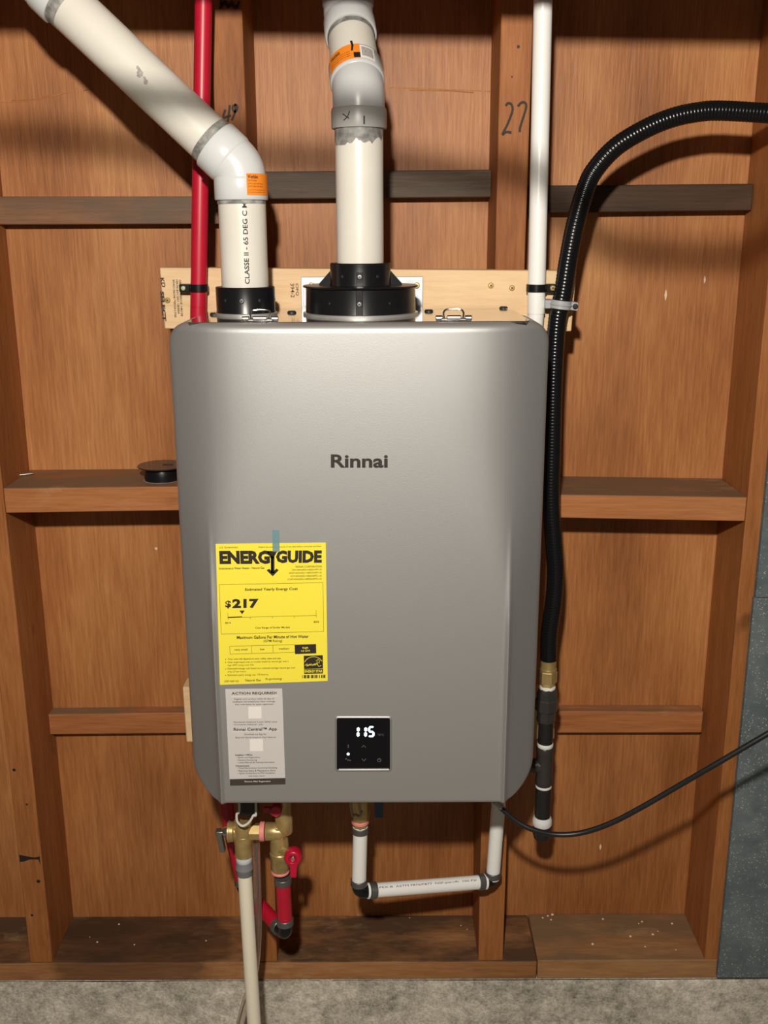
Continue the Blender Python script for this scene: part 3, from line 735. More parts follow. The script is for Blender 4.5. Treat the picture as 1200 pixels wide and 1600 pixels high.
# ---- grey notice below
def A(cx_, cy_): return (340+cx_/9.41, 1070+cy_/9.41)
YA = YF-0.0005
q4 = [at(*A(*p), YA) for p in ((113, 64), (950, 56), (997, 1462), (180, 1486))]
notice = MB().hexa(q4+[p+V((0, 0.0004, 0)) for p in q4]).build('notice_label', m_paper, heater, label='narrow pale grey printed notice sticker below the yellow label')
YA = YF-0.0010
def ar(x0, y0, x1, y1, sl=0.010):
    f_ = lambda x_, y_: at(*A(x_, y_), YA)
    return quad(f_(x0, y0), f_(x1, y0-(x1-x0)*sl), f_(x1+2, y1-(x1-x0)*sl), f_(x0+2, y1))
MB().poly([at(*A(*p), YA) for p in ((178, 1388), (996, 1370), (997, 1462), (181, 1484))]).build('footer_band', m_dband, notice, fix=False)
tx = MB()
for body, bx, bd_ in (('ACTION REQUIRED!', (204, 108, 868, 152), 0.022), ('Rinnai Central™ App', (236, 632, 872, 690), 0.018),
    ('Register your product within 60 days of', (244, 198, 830, 228), 0.0), ('installation and extend your labor coverage.', (220, 236, 850, 268), 0.0),
    ('Scan code below for quick registration', (256, 277, 820, 307), 0.0), ('+Residential: Additional 4 years ($200) value!', (228, 538, 875, 566), 0.0),
    ('+Commercial: Additional 1 year', (230, 576, 668, 600), 0.0), ('Download our App for', (395, 716, 715, 748), 0.0),
    ('Easy and Quick access to Key Features', (264, 764, 855, 792), 0.0), ('Installers + PROs:', (258, 1020, 512, 1046), 0.02), ('• Quick unit Registration', (276, 1058, 622, 1086), 0.0),
    ('• Remote Monitoring', (284, 1098, 574, 1124), 0.0), ('• Latest Manuals & Training Information', (290, 1132, 836, 1160), 0.0), ('Homeowners:', (266, 1180, 468, 1204), 0.02),
    ('• Timed Recirculation Control & Scheduling', (285, 1214, 875, 1242), 0.0), ('• Real-time Status & Maintenance Alerts', (288, 1250, 852, 1278), 0.0),
    ('• Quick Connections to PRO Assistance', (296, 1288, 842, 1316), 0.0), ('and many more', (455, 1330, 690, 1358), 0.0)):
    ink(tx, body, ar(*bx), bd_)
stuff(tx.build('notice_print', m_letter, notice, fix=False))
wt = MB()
for x0, y0, x1, y1 in ((200, 172, 890, 178), (222, 688, 905, 695), (452, 322, 645, 498), (474, 802, 668, 978)): wt.poly([ar(x0, y0, x1, y1)(*uv) for uv in ((0, 0), (1, 0), (1, 1), (0, 1))])
YA = YF-0.0014
ink(wt, 'Remove After Registration', ar(396, 1410, 776, 1440), 0.0)
stuff(wt.build('white_patches', m_wpaper, notice, fix=False))

# under-side bits of the heater
def px_c(px, py, Y): return at(px, py, Y)

# ================================================================ LEFT (INTAKE) VENT
PR = 0.0316
cC = at(372.5, 264, YV); cC.x = XLc-0.0005; Ddir = (at(113.6, 15.6, -0.128)-cC).normalized()
L = thing('intake_vent_pipe', (XLc, YV, zt), 'white plastic vent pipe rising from the left collar, then slanting up to the left', 'pipe')
upv = V((0, 0, 1)); base = V((XLc, YV, zt+0.008))
MB().lathe([(PR, 0), (PR, cC.z-base.z-0.022)], base, upv, 48).build('pipe', m_pvc, L)
Ldiag = 0.372
dp = MB().lathe([(PR, 0), (PR, Ldiag)], cC+Ddir*0.028, Ddir, 48).build('pipe', m_pvc, L, label='slanting length of the pipe with a grey scuff mark')
RS, RBD = 0.0353, 0.0338
def fitting(name, c_, d0, d1, parent, mat, sock=(0.0165, 0.042), R=0.04, s1=None, mat2=None):
    """elbow with a socket at each end; d0,d1 = directions leaving the corner"""
    d0, d1 = V(d0).normalized(), V(d1).normalized(); mb = MB(); s1 = s1 or sock
    arc = bend(c_+d0, c_, c_+d1, R, 10)
    mb.tube([c_+d0*sock[0]]+arc+[c_+d1*s1[0]], RBD, 48)
    for d, (a, b2) in ((d0, sock), (d1, s1)):
        mb.lathe([(RBD-0.001, a-0.003), (RS-0.0006, a), (RS, a+0.002), (RS, b2-0.0015), (RS-0.001, b2), (PR, b2)], c_, d, 48)
    return mb.build(name, mat, parent, ang=40)
el = fitting('elbow', cC, -upv, Ddir, L, m_white, (0.012, 0.0395), 0.030, (0.0165, 0.0455))
def ring(p, d, r, h, mat, parent, name='primer_band'):
    return MB().lathe([(r, 0), (r+0.0004, 0.0006), (r+0.0003, h)], p, d, 48, False, False).build(name, mat, parent)
ring(cC+Ddir*0.0455, Ddir, PR+0.0003, 0.011, m_primer, dp); ring(cC-upv*0.0395, -upv, PR+0.0003, 0.005, m_primer, dp)
# sticker on the lower socket
def sticker(parent, p, axis, r, mid, s0, s1, t0, t1, mat, name='sticker', n_=12, label=None):
    f_ = cylmap(p, axis, r, mid); vv = []; ff = []
    for i in range(n_+1):
        s_ = s0+(s1-s0)*i/n_; vv += [f_(s_, t0), f_(s_, t1)]
    ff = [(2*i, 2*i+2, 2*i+3, 2*i+1) for i in range(n_)]
    mb = MB().add(vv, ff); o = mb.build(name, mat, parent, label=label, fix=False); return o
camdir = (CAM-cC); camdir.z = 0
st = sticker(el, cC-upv*0.0395, upv, RS+0.0003, camdir, 0.0075, 0.052, 0.0055, 0.0325, m_orange, label='orange maker sticker')
mb = MB(); f_ = cylmap(cC-upv*0.0395, upv, RS+0.0006, camdir)
def sbox(s0, s1, t0, t1): return lambda u, v: f_(s0+(s1-s0)*u, t0+(t1-t0)*v)
ink(mb, 'Westlake', sbox(0.009, 0.024, 0.0262, 0.0308), 0.02); ink(mb, 'Pipe & Fittings', sbox(0.009, 0.022, 0.0224, 0.0248), 0.0)
for t_ in (0.0185, 0.0150): ink(mb, 'ASTM D 2665 DWV NSF pw', sbox(0.009, 0.033, t_, t_+0.0022), 0.0)
for t_ in (0.0112, 0.0085): ink(mb, 'Do not test with compressed air or gas', sbox(0.009, 0.036, t_, t_+0.0014), 0.0)
# f_ is bound late: build a mesh inside this thing's sticker by parent's parent
L_print = mb
stuff(L_print.build('sticker_print', m_ink, el, fix=False))
# embossed circle on the elbow
# printed line up the pipe
f_ = cylmap(base, upv, PR+0.0004, camdir)
zlo = z_front(380, 445, PR)-base.z; zhi = z_front(380, 309, PR)-base.z
mb = MB()
def upmap(sc, w_, t0, t1): return lambda u, v: f_(sc+w_*(0.5-v), t0+(t1-t0)*u)
ink(mb, 'CLASSE II - 65 DEG C M2', upmap(0.0030, 0.0065, zlo+0.001, zhi), 0.018, 3)
stuff(mb.build('pipe_print', m_ink, L, fix=False))
# scuff on the slanting pipe
pS = at(216, 118, YV-PR+0.004); tS = (pS-cC).dot(Ddir); f2 = cylmap(cC, Ddir, PR+0.0004, camdir)
mb = MB(); random.seed(2)
for k in range(9):
    t_ = tS+random.uniform(-0.010, 0.010); s_ = -0.001+random.uniform(-0.004, 0.004)
    mb.poly([f2(s_+0.0028*math.cos(a)*random.uniform(.5, 1.1), t_+0.0036*math.sin(a)*random.uniform(.5, 1.1)) for a in [2*math.pi*i/9 for i in range(9)]])
m_scuff = plain('scuff', (0.42, 0.40, 0.37), 0.6, var=0.3, vscale=200)
stuff(mb.build('scuff_mark', m_scuff, dp, fix=False))
# upper elbow, turning up out of frame
c2 = cC+Ddir*(0.028+Ldiag+0.008)
tR = (at(82, 22, -0.128)-cC).dot(Ddir)
c2 = cC+Ddir*(tR+0.046)
fitting('elbow', c2, -Ddir, upv, L, m_white, (0.0165, 0.046), 0.03, (0.0165, 0.042))
ring(cC+Ddir*(tR-0.014), Ddir, PR+0.0003, 0.014, m_primer, dp)
MB().lathe([(PR, 0), (PR, 0.24)], c2+upv*0.02, upv, 40).build('pipe', m_pvc, L)

# ================================================================ CENTRE (EXHAUST) VENT
K = thing('exhaust_vent_pipe', (XCc, YV, z1), 'white plastic vent pipe with grey coupling and two elbows above the centre collar', 'pipe')
b1 = V((XCc, YV, z2-0.02)); zcp = z_front(565, 198, RS); zct = z_front(565, 164, RS)
vp = MB().lathe([(PR, 0), (PR, zcp-b1.z+0.01)], b1, upv, 48).build('pipe', m_pvc, K)
k1 = V((XCc, YV, at(565, 143, YV).z)); Kd = V((-0.10, 0.72, 0.70)).normalized()
LK = 0.161
e1 = MB(); arc = bend(k1-upv, k1, k1+Kd, 0.036, 12)
e1.tube([V((XCc, YV, zct-0.002))]+arc+[k1+Kd*0.019], RBD, 48)
e1.lathe([(RBD, 0.014), (RS, 0.0155), (RS+0.0006, 0.018), (RS+0.0002, 0.048), (RS-0.001, 0.0495), (PR, 0.0495)], k1, Kd, 48)
e1 = e1.build('elbow', m_offwhite, K, ang=40)
cp = MB().lathe([(PR, 0), (RS+0.0004, 0.0005), (RS+0.0010, 0.003), (RS+0.0010, zct-zcp-0.004), (RS, zct-zcp-0.0006), (RBD, zct-zcp)], (XCc, YV, zcp), upv, 48).build('coupling', m_grey_pvc, K, label='grey socket with pen marks')
sp_ = MB().lathe([(PR, 0), (PR, 0.09)], k1+Kd*0.045, Kd, 48).build('pipe', m_pvc, K)
k2 = k1+Kd*LK
fitting('elbow', k2, -Kd, upv, K, m_offwhite, (0.0165, 0.048), 0.036, (0.010, 0.044))
MB().lathe([(PR, 0), (PR, 0.30)], k2+upv*0.03, upv, 40).build('pipe', m_pvc, K)
ring(k2-Kd*0.048, -Kd, PR+0.0003, 0.010, m_primer, sp_)
# tattered grey primer below the coupling
f3 = cylmap((XCc, YV, zcp), -upv, PR+0.0004, (0, -1, 0)); mb = MB(); vv = []; N = 60; random.seed(4); h_ = 0.010
for i in range(N+1):
    s_ = -0.09+0.18*i/N; h_ = max(0.004, min(0.021, h_+random.uniform(-0.004, 0.004)))
    vv += [f3(s_, 0), f3(s_, h_)]
mb.add(vv, [(2*i, 2*i+2, 2*i+3, 2*i+1) for i in range(N)]); mb.build('primer_band', m_primer, vp, fix=False)
# pen marks
f4 = cylmap((XCc, YV, zcp), upv, RS+0.0014, (0, -1, 0)); mb = MB(); nn = V((0, -1, 0))
ribbon(mb, [f4(0.0075, 0.003), f4(0.0075, 0.013)], 0.0022, nn); ribbon(mb, [f4(-0.020, 0.008), f4(-0.014, 0.012), f4(-0.011, 0.019)], 0.0012, nn); ribbon(mb, [f4(-0.021, 0.016), f4(-0.012, 0.010)], 0.0012, nn)
mb.build('pen_mark', m_ink, cp, fix=False)
f5 = cylmap(k1, Kd, RS+0.0008, (0, -1, 0)); nK = V((0, -0.7, 0.7)); mb = MB()
ribbon(mb, [f5(-0.001, 0.034), f5(0.0005, 0.044), f5(-0.0005, 0.054)], 0.003, nK); mb.build('pen_mark', m_ink, e1, fix=False)
st1 = sticker(e1, k1, Kd, RS+0.0007, (0, -1, 0), -0.040, 0.009, 0.0185, 0.0475, m_orange, n_=20, label='orange maker sticker')
st2 = sticker(e1, k1, Kd, RS+0.0007, (0, -1, 0), 0.0095, 0.030, 0.0195, 0.0455, m_wpaper, name='barcode_sticker', n_=10, label='white barcode patch')
f5b = cylmap(k1, Kd, RS+0.0010, (0, -1, 0)); mb = MB()
f_ = f5b
ink(mb, 'Westlake', sbox(-0.036, -0.018, 0.036, 0.044), 0.02)
for t_ in (0.0315, 0.0275, 0.0235): ink(mb, 'Pipe & Fittings ASTM D 2665', sbox(-0.036, -0.004, t_, t_+0.0022), 0.0)
mb.poly([f5b(0.0005, 0.020), f5b(0.009, 0.020), f5b(0.009, 0.030), f5b(0.0005, 0.030)])
stuff(mb.build('sticker_print', m_ink, st1, fix=False))
mb = MB()
for i in range(9):
    s_ = 0.012+i*0.0018; mb.poly([f5b(s_, 0.024), f5b(s_+0.0009, 0.024), f5b(s_+0.0009, 0.042), f5b(s_, 0.042)])
stuff(mb.build('barcode', m_ink, st2, fix=False))

# ================================================================ WATER PIPES
YP = YB-0.018; WR = 0.0118
def ring_c(mb, p, d, r, h): d = V(d).normalized(); mb.lathe([(r-0.0008, -h/2), (r, -h/2+0.0008), (r, h/2-0.0008), (r-0.0008, h/2)], p, d, 28); return mb
def pex(parent, p, q, mat, r=WR): return MB().cyl(p, q, r, 28).build('pipe_section', mat, parent)
def crimp(parent, p, d, r=WR, h=0.011, mat=None): return ring_c(MB(), p, d, r+0.0018, h).build('crimp_ring', mat or m_crimp, parent)
YR2 = -0.166
# red hot pipe
r_top = at(318, 0, YP); r_mid = at(310, 480, YP)
rdir = (r_mid-r_top).normalized()
rp = thing('red_water_pipe', at(380, 1388, YP), 'red plastic water pipe running down left of the heater and re-emerging below it', 'pipe')
rb = at(379, 1380, YP)
R0 = r_top-rdir*0.5
c_lo = V((rb.x, YP, rb.z))
r_kn = at(353.5, 1255, YP)
pex(rp, R0, r_mid, m_red); MB().tube(spline([r_mid-rdir*0.0005, r_mid+rdir*0.06, r_mid+rdir*0.12, (r_mid+rdir*0.3).lerp(r_kn, 0.5), r_kn, c_lo], 8), WR, 28).build('pipe_section', m_red, rp)
p2 = atz(446, 1452, c_lo.z); hdir = (p2-c_lo).normalized()
crimp(rp, c_lo+V((0, 0, 0.004)), upv)
MB().tube([c_lo+V((0, 0, 0.004))]+bend(c_lo+upv, c_lo-V((0, 0, 0.008)), c_lo-V((0, 0, 0.008))+hdir, 0.010)+[c_lo-V((0, 0, 0.008))+hdir*0.016], 0.0115, 20).build('elbow_fitting', m_black, rp)
hA = c_lo-V((0, 0, 0.008))+hdir*0.012; hB = p2-V((0, 0, 0.008))-hdir*0.018
pex(rp, hA, hB, m_red); crimp(rp, hB-hdir*0.004, hdir)
kk = p2-V((0, 0, 0.008))
MB().tube([hB-hdir*0.002]+bend(kk-hdir, kk, kk+upv, 0.010)+[kk+V((0, 0, 0.02))], 0.0115, 20).build('elbow_fitting', m_black, rp)
vtop = at(442, 1374, p2.y)
ra = kk+V((0, 0, 0.017)); rz = V((vtop.x, p2.y, vtop.z)); rdir2 = (rz-ra).normalized()
pex(rp, ra, rz, m_red); crimp(rp, ra+rdir2*0.006, rdir2); crimp(rp, rz-rdir2*0.002, rdir2)

# hot water valve set (brass)
hv = thing('hot_water_valve', V((rz.x, p2.y, rz.z)), 'brass hot water valve under the heater with a red lever handle', 'valve')
YH = p2.y; sc = lambda px0, px1, Y=YH, py=1310: (at(px1, py, Y)-at(px0, py, Y)).length
zb_ = lambda py, Y=YH, px=440: at(px, py, Y).z
xv = at(437, 1330, YH).x
mb = MB()
mb.lathe([(0.0135, zb_(1362)), (0.0135, zb_(1358)), (0.0150, zb_(1356)), (0.0150, zb_(1338)), (0.0158, zb_(1337)), (0.0158, zb_(1331)), (0.0148, zb_(1330)), (0.0148, zb_(1318)), (0.0140, zb_(1308)), (0.0120, zb_(1304)), (0.0120, zb_(1290))], (xv, YH, 0), upv, 12)
mb.build('valve_body', m_brass, hv, ang=40)
xv2 = at(444, 1290, YH).x
mb = MB().lathe([(0.0125, zb_(1300)), (0.0135, zb_(1298)), (0.0135, zb_(1275)), (0.0120, zb_(1270)), (0.0120, ZB+0.0112)], (xv2, YH, 0), upv, 20); mb.build('valve_stem', m_brass, hv)
zz = zb_(1299); ring_c(MB(), V((xv, YH, zb_(1361))), upv, 0.0142, 0.004).build('tape_band', m_pink, hv)
x_a, x_b = at(415, 1298, YH).x, at(447, 1298, YH).x
MB().lathe([(0.0135, 0), (0.0142, 0.001), (0.0142, x_b-x_a-0.006), (0.0125, x_b-x_a-0.002), (0.010, x_b-x_a)], (x_a, YH, zz), (1, 0, 0), 24).build('tee_branch', m_brass, hv)
ring_c(MB(), V((at(410, 1298, YH).x, YH, zz)), (1, 0, 0), 0.0150, 0.0075).build('tape_band', m_pink, hv)
# red lever
pk = at(458, 1339, YH-0.028); hd = MB()
hd.lathe([(0.0085, 0.012), (0.0128, 0.010), (0.0135, 0.004), (0.0135, -0.004), (0.0115, -0.007), (0.006, -0.007), (0.006, -0.003)], pk, (0.05, 1, -0.0), 28)
q0 = pk+V((0.001, -0.004, -0.006)); q1 = at(458.5, 1370, YH-0.034)
hd.hexa([q0+V((-0.006, -0.003, 0)), q0+V((0.006, -0.003, 0)), q1+V((0.0048, -0.003, 0)), q1+V((-0.0048, -0.003, 0)), q0+V((-0.006, 0.003, 0)), q0+V((0.006, 0.003, 0)), q1+V((0.0048, 0.003, 0)), q1+V((-0.0048, 0.003, 0))])
hd = hd.build('lever_handle', m_redh, hv, label='red handle', bevel=0.0012)
screw('handle_screw', pk+V((0, -0.0035, 0)), 0.0036, (0, -1, 0), m_chrome, hd)
MB().cyl(pk+V((0, 0.008, 0)), V((xv, YH-0.008, pk.z)), 0.0062, 16).build('handle_stem', m_brass, hv)
# upper small red handle half hidden below the heater
pk2 = at(431, 1266, YH-0.02)
mb = MB().cyl(pk2+V((0, -0.004, 0)), pk2+V((0, 0.014, 0)), 0.0095, 20, 0.0015); mb.box(pk2+V((-0.018, -0.002, -0.004)), pk2+V((0, 0.003, 0.005)))
mb.build('drain_handle', m_redh, hv)

# relief valve + cream discharge pipe
rv = thing('relief_valve', at(380, 1335, YH), 'brass pressure relief valve with steel lever above the cream pipe', 'valve')
xr = at(380, 1312, YH).x; zr1, zr0 = zb_(1282, px=380), zb_(1336, px=380)
MB().lathe([(0.0125, 0), (0.0140, 0.001), (0.0132, 0.0025), (0.0138, (zr1-zr0)*0.35), (0.0150, (zr1-zr0)*0.45), (0.0150, (zr1-zr0)*0.9), (0.0125, zr1-zr0)], (xr, YH, zr0), upv, 28).build('valve_body', m_brass, rv)
MB().lathe([(0.0165, 0), (0.0165, 0.0025), (0.0155, 0.0035), (0.0155, 0.008), (0.012, 0.010), (0.012, 0.02)], (at(357, 1305, YH).x, YH, zz), (1, 0, 0), 28).build('end_nut', m_brass, rv)
MB().lathe([(0.005, -0.010), (0.008, -0.006), (0.0085, -0.003), (0.0145, -0.001), (0.0150, 0.001)], (at(357, 1305, YH).x, YH, zz), (1, 0, 0), 24).build('spring_cap', m_chrome, rv)
MB().lathe([(0.0128, 0), (0.0128, at(406, 1298, YH).x-xr-0.011)], (xr+0.011, YH, zz), (1, 0, 0), 6).build('hex_nipple', m_brass, rv)
xl_ = at(344, 1305, YH).x
mb = MB(); a0, a1 = at(343, 1297, YH), at(348.5, 1329, YH-0.004)
mb.hexa([a0+V((-0.006, -0.006, 0)), a0+V((0.003, -0.006, 0)), a1+V((0.004, -0.006, 0)), a1+V((-0.004, -0.006, 0)), a0+V((-0.006, 0.006, 0)), a0+V((0.003, 0.006, 0)), a1+V((0.004, 0.006, 0)), a1+V((-0.004, 0.006, 0))])
mb.box((a0.x-0.006, YH-0.006, zz-0.002), (at(352, 1305, YH).x, YH+0.006, zz+0.003))
mb.build('test_lever', plain('dull_steel', (0.32, 0.30, 0.27), 0.35, 0.9), rv, bevel=0.0012, label='small bent steel test lever')
pl = [at(*p, YH-0.0155) for p in ((373, 1297), (384, 1297), (384, 1299.5), (375, 1299.5), (375, 1312), (384, 1312), (384, 1314), (373, 1314))]
MB().prism(pl[:4], (0, 0.003, 0)).prism([pl[3], pl[4], pl[5], pl[6], pl[7]], (0, 0.003, 0)).build('cast_mark', m_brass, rv)
# cream pipe
ct = V((xr, YH, zb_(1360, px=380))); cb = at(397, 1600, YH); cdir = (cb-ct).normalized()
dpipe = thing('discharge_pipe', V((cb.x, YH, 0)), 'cream plastic discharge pipe hanging straight down from the brass relief valve', 'pipe')
cend = ct+cdir*((ct.z-0.04)/-cdir.z)
MB().cyl(ct, cend, 0.0112, 28).build('pipe_section', m_cream, dpipe)
zA = zb_(1337, px=380)
m_thread = plain('white_threaded', (0.62, 0.64, 0.65), 0.45)
MB().lathe([(0.0118, 0), (0.0125, 0.001), (0.0128, 0.006), (0.0120, 0.009)], (xr, YH, zA-0.0095), upv, 24).build('threaded_end', m_thread, dpipe)
MB().lathe([(0.0126, 0), (0.0133, 0.001), (0.0133, 0.0095), (0.0140, 0.0105), (0.0140, 0.0125), (0.0133, 0.0135), (0.0128, zA-0.009-ct.z+0.006)], (xr, YH, ct.z-0.006), upv, 28).build('grey_adapter', plain('grey_adapter', (0.22, 0.22, 0.23), 0.4), dpipe)
# clear vinyl tube beside it
ctube = tag(MB().tube(spline([at(399, 1300, -0.150), at(402, 1400, -0.145), at(402, 1470, -0.140), at(396, 1525, -0.130), at(380, 1580, -0.120), at(366, 1640, -0.115)], 8), 0.0068, 14).build('clear_tube', m_clear, origin=at(366, 1640, -0.115)),
    'clear flexible drain tube hanging behind the cream pipe', 'tube')

# white cold pipe
w_top = at(848.5, 0, YP); w_mid = at(837.5, 490, YP); wdir = (w_mid-w_top).normalized()
wp = thing('white_water_pipe', at(768, 1378, YP), 'white plastic water pipe running down behind the right side, looping below the heater', 'pipe')
wb = at(770, 1372, YP)
pex(wp, w_top-wdir*0.5, w_mid, m_pex, 0.0128)
pex(wp, w_mid, wb, m_pex, 0.0118)
YQ = -0.125
kL = at(561, 1393, YQ); kR = wb-V((0, 0, 0.006)); hd_ = (kL-kR).normalized()
crimp(wp, wb+V((0, 0, 0.008)), upv)
MB().tube([wb+V((0, 0, 0.008))]+bend(kR+upv, kR, kR+hd_, 0.010)+[kR+hd_*0.022], 0.0112, 20).build('elbow_fitting', m_black, wp)
MB().tube([kL-hd_*0.022]+bend(kL-hd_, kL, kL+upv, 0.010)+[kL+V((0, 0, 0.02))], 0.0112, 20).build('elbow_fitting', m_black, wp)
pex(wp, kR+hd_*0.018, kL-hd_*0.020, m_pex)
for p, d in ((kR+hd_*0.022, hd_), (kL-hd_*0.024, hd_)):
    crimp(wp, p, d); 
for p in (kR+hd_*0.014, kL-hd_*0.0155): ring_c(MB(), p, hd_, WR+0.0012, 0.004).build('white_collar', m_pex, wp)
wl_t = at(563, 1296, YQ)
pex(wp, kL+V((0, 0, 0.016)), V((wl_t.x, YQ, wl_t.z)), m_pex); crimp(wp, kL+V((0, 0, 0.018)), upv); crimp(wp, V((wl_t.x, YQ, wl_t.z)), upv)
# faded print along the horizontal length
f_ = cylmap(kL-hd_*0.03, -hd_, WR+0.0003, (0, -0.8, 0.75)); mb = MB(); LL = (kR-kL).length
ink(mb, 'PEX-B  ASTM F876/F877  NSF-pw-rfh  100 PSI', lambda u, v: f_(-0.0015-0.0042*(v-0.5), 0.002+0.72*LL*u), 0.0)
stuff(mb.build('pipe_print', m_soft_ink, wp, fix=False))

# cold valve half hidden below the heater
cv = thing('cold_water_valve', V((wl_t.x, YQ, wl_t.z)), 'brass cold water union above the white pipe with a dark blue handle beside', 'valve')
z_ = lambda py: at(563, py, YQ).z
MB().lathe([(0.0115, z_(1293)), (0.0125, z_(1289)), (0.0125, z_(1285)), (0.0150, z_(1276)), (0.0165, z_(1262)), (0.0165, ZB+0.0112)], (wl_t.x, YQ, 0), upv, 8).build('valve_body', m_brass, cv)
ring_c(MB(), V((wl_t.x, YQ, z_(1282.5))), upv, 0.0142, 0.006).build('tape_band', m_pink, cv)
ring_c(MB(), V((wl_t.x, YQ, z_(1291.5))), upv, 0.0120, 0.003).build('white_collar', m_pex, cv)
pb0, pb1 = at(585, 1250, YQ-0.02), at(599, 1277, YQ-0.02)
bh = MB().box((pb0.x, YQ-0.024, pb1.z), (pb1.x, YQ-0.016, ZB+0.010)).build('lever_handle', m_blue, cv, bevel=0.002, label='dark blue handle')
MB().cyl((wl_t.x, YQ-0.012, ZB+0.012), ((pb0.x+pb1.x)/2, YQ-0.02, ZB+0.012), 0.005, 12).build('handle_stem', m_brass, cv)

# wires below the heater (parts of the heater)
MB().box((at(374, 1262, YH-0.03).x, YH-0.036, at(380, 1272, YH-0.03).z), (at(404, 1262, YH-0.03).x, YH-0.018, ZB+0.014)).build('wire_connector', m_black, heater, bevel=0.002)
MB().tube(spline([(at(373, 1258, YH-0.037).x, YH-0.030, ZB+0.012), at(374, 1262, YH-0.037), at(370, 1272, YH-0.038), at(371, 1284, YH-0.038), at(379, 1290.5, YH-0.038), at(389, 1285, YH-0.038), at(396, 1274, YH-0.038), at(400, 1268, YH-0.038), (at(399, 1258, YH-0.037).x, YH-0.032, ZB+0.012)], 6), 0.0019, 10).build('wire_loop', m_wire, heater, label='white wire loop')
MB().tube(spline([(at(544, 1258, YQ-0.03).x, YQ-0.03, ZB+0.012), at(549, 1266, YQ-0.03), at(556, 1273, YQ-0.032), at(562, 1275, YQ-0.033), at(565, 1268, YQ-0.033), at(562, 1260, YQ-0.032), (at(555, 1256, YQ-0.03).x, YQ-0.03, ZB+0.012)], 6), 0.0022, 10).build('wire_loop', m_gwire, heater, label='grey wire loop')

# ================================================================ CLAMPS
def clamp(name, p, r, side, mat, label, h=0.011, tiltv=0.0, ear=0.020):
    p = V(p); th = 0.0022
    t = thing(name, V((p.x, YB, p.z)), label, 'pipe clamp', None)
    ax = V((tiltv, 0, 1)).normalized()
    mb = MB(); seg_ = 28; prof = [(r+0.0003, -h/2), (r+th, -h/2), (r+th, h/2), (r+0.0003, h/2), (r+0.0003, -h/2)]
    mb.lathe(prof, p, ax, seg_, False, False)
    strap = mb.build('strap', mat, t, bevel=0.0004)
    dirx = V((1, 0, -tiltv)).normalized()*side
    mb = MB(); c_ = p+dirx*(r+ear/2); yb0 = YB-0.0004; yf0 = p.y-0.004
    for s_ in (1,):
        a = p+dirx*(r-0.001); b2 = p+dirx*(r+ear)
        a.y = b2.y = yf0
        hx = [a+V((0, 0, h/2)), b2+V((0, 0, h/2)), b2-V((0, 0, h/2)), a-V((0, 0, h/2))]
        mb.hexa(hx+[V((q.x, yb0, q.z)) for q in hx])
    mb.build('ear', mat, t, bevel=0.0012)
    q = p+dirx*(r+ear*0.62); q.y = yf0
    return t, q
pcl = r_top+(r_mid-r_top)*((at(311, 450, YP).z-r_top.z)/(r_mid.z-r_top.z))
t, q = clamp('pipe_clamp', pcl, WR, -1, m_black, 'black plastic clamp holding the red pipe on the pale board', ear=0.016)
screw('screw', q, 0.0036, (0, -1, 0), plain('green_tinted_zinc', (0.45, 0.55, 0.35), 0.35, 0.7), t)
pcl = w_top+(w_mid-w_top)*((at(838, 450, YP).z-w_top.z)/(w_mid.z-w_top.z))
t, q = clamp('pipe_clamp', pcl, 0.0128, 1, m_black, 'black plastic clamp holding the white pipe on the pale board', ear=0.016)
o, m2 = screw('screw', q, 0.0040, (0, -1, 0), m_brass, t); m2.build('cross_slot', m_ink, o, fix=False)

# ================================================================ GAS LINE
YGAS = -0.070; HR = 0.0132
hp = [(1400, 196), (1300, 184), (1200, 177), (1127, 173), (1092, 175), (1050, 184), (1007, 202), (963, 229), (932, 262), (916, 292), (899, 350), (888, 405), (881, 450), (876, 476), (870, 508), (865, 594), (863, 690), (861, 780), (865, 845), (868, 892), (865, 940), (858, 990), (857, 1034)]
gas = thing('gas_line', at(846, 1308, YGAS), 'ribbed black gas hose curving down the right side into brass and black iron fittings', 'pipe')
def ygas(py): return YGAS
raw = spline([at(px, py, ygas(py)) for px, py in hp], 10)
# resample by length, one rib each 4.6 mm
dist = [0]
for i in range(1, len(raw)): dist.append(dist[-1]+(raw[i]-raw[i-1]).length)
def along(s_):
    lo = 0
    for i in range(1, len(raw)):
        if dist[i] >= s_: t_ = (s_-dist[i-1])/(dist[i]-dist[i-1]); return raw[i-1].lerp(raw[i], t_)
    return raw[-1]
STEP = 0.00475; nrib = int(dist[-1]/STEP); pts = []; rad = []
for i in range(nrib):
    for q, rr in ((0.0, HR-0.00030), (0.22, HR-0.0001), (0.42, HR+0.00015), (0.68, HR+0.00015), (0.86, HR-0.0001)):
        pts.append(along((i+q)*STEP)); rad.append(rr)
MB().tube(pts, lambda i: rad[i], 22).build('ribbed_hose', m_hose, gas, ang=50)
def gz(py, px=856): return at(px, py, YGAS).z
ga, gb = at(856.5, 1040, YGAS), at(846.5, 1300, YGAS); gd = (gb-ga).normalized()
def gp(py): 
    z = gz(py); return ga+gd*((z-ga.z)/gd.z)
def gpart(name, prof, mat, seg_=28, label=None, ang=35):
    """prof: (radius, photo row) from top to bottom"""
    p0 = gp(prof[0][1]); mb = MB().lathe([(r_, (gp(py)-p0).length if py >= prof[0][1] else 0) for r_, py in prof], p0, gd, seg_)
    return mb.build(name, mat, gas, label=label, ang=ang)
gpart('brass_adapter', [(0.0128, 1030), (0.0128, 1043), (0.0138, 1044), (0.0138, 1047), (0.0125, 1048)], m_brass, 28)
gpart('brass_nut', [(0.0135, 1047), (0.0152, 1048.5), (0.0152, 1064), (0.0135, 1066), (0.0122, 1068), (0.0122, 1076)], m_brass, 6, ang=25)
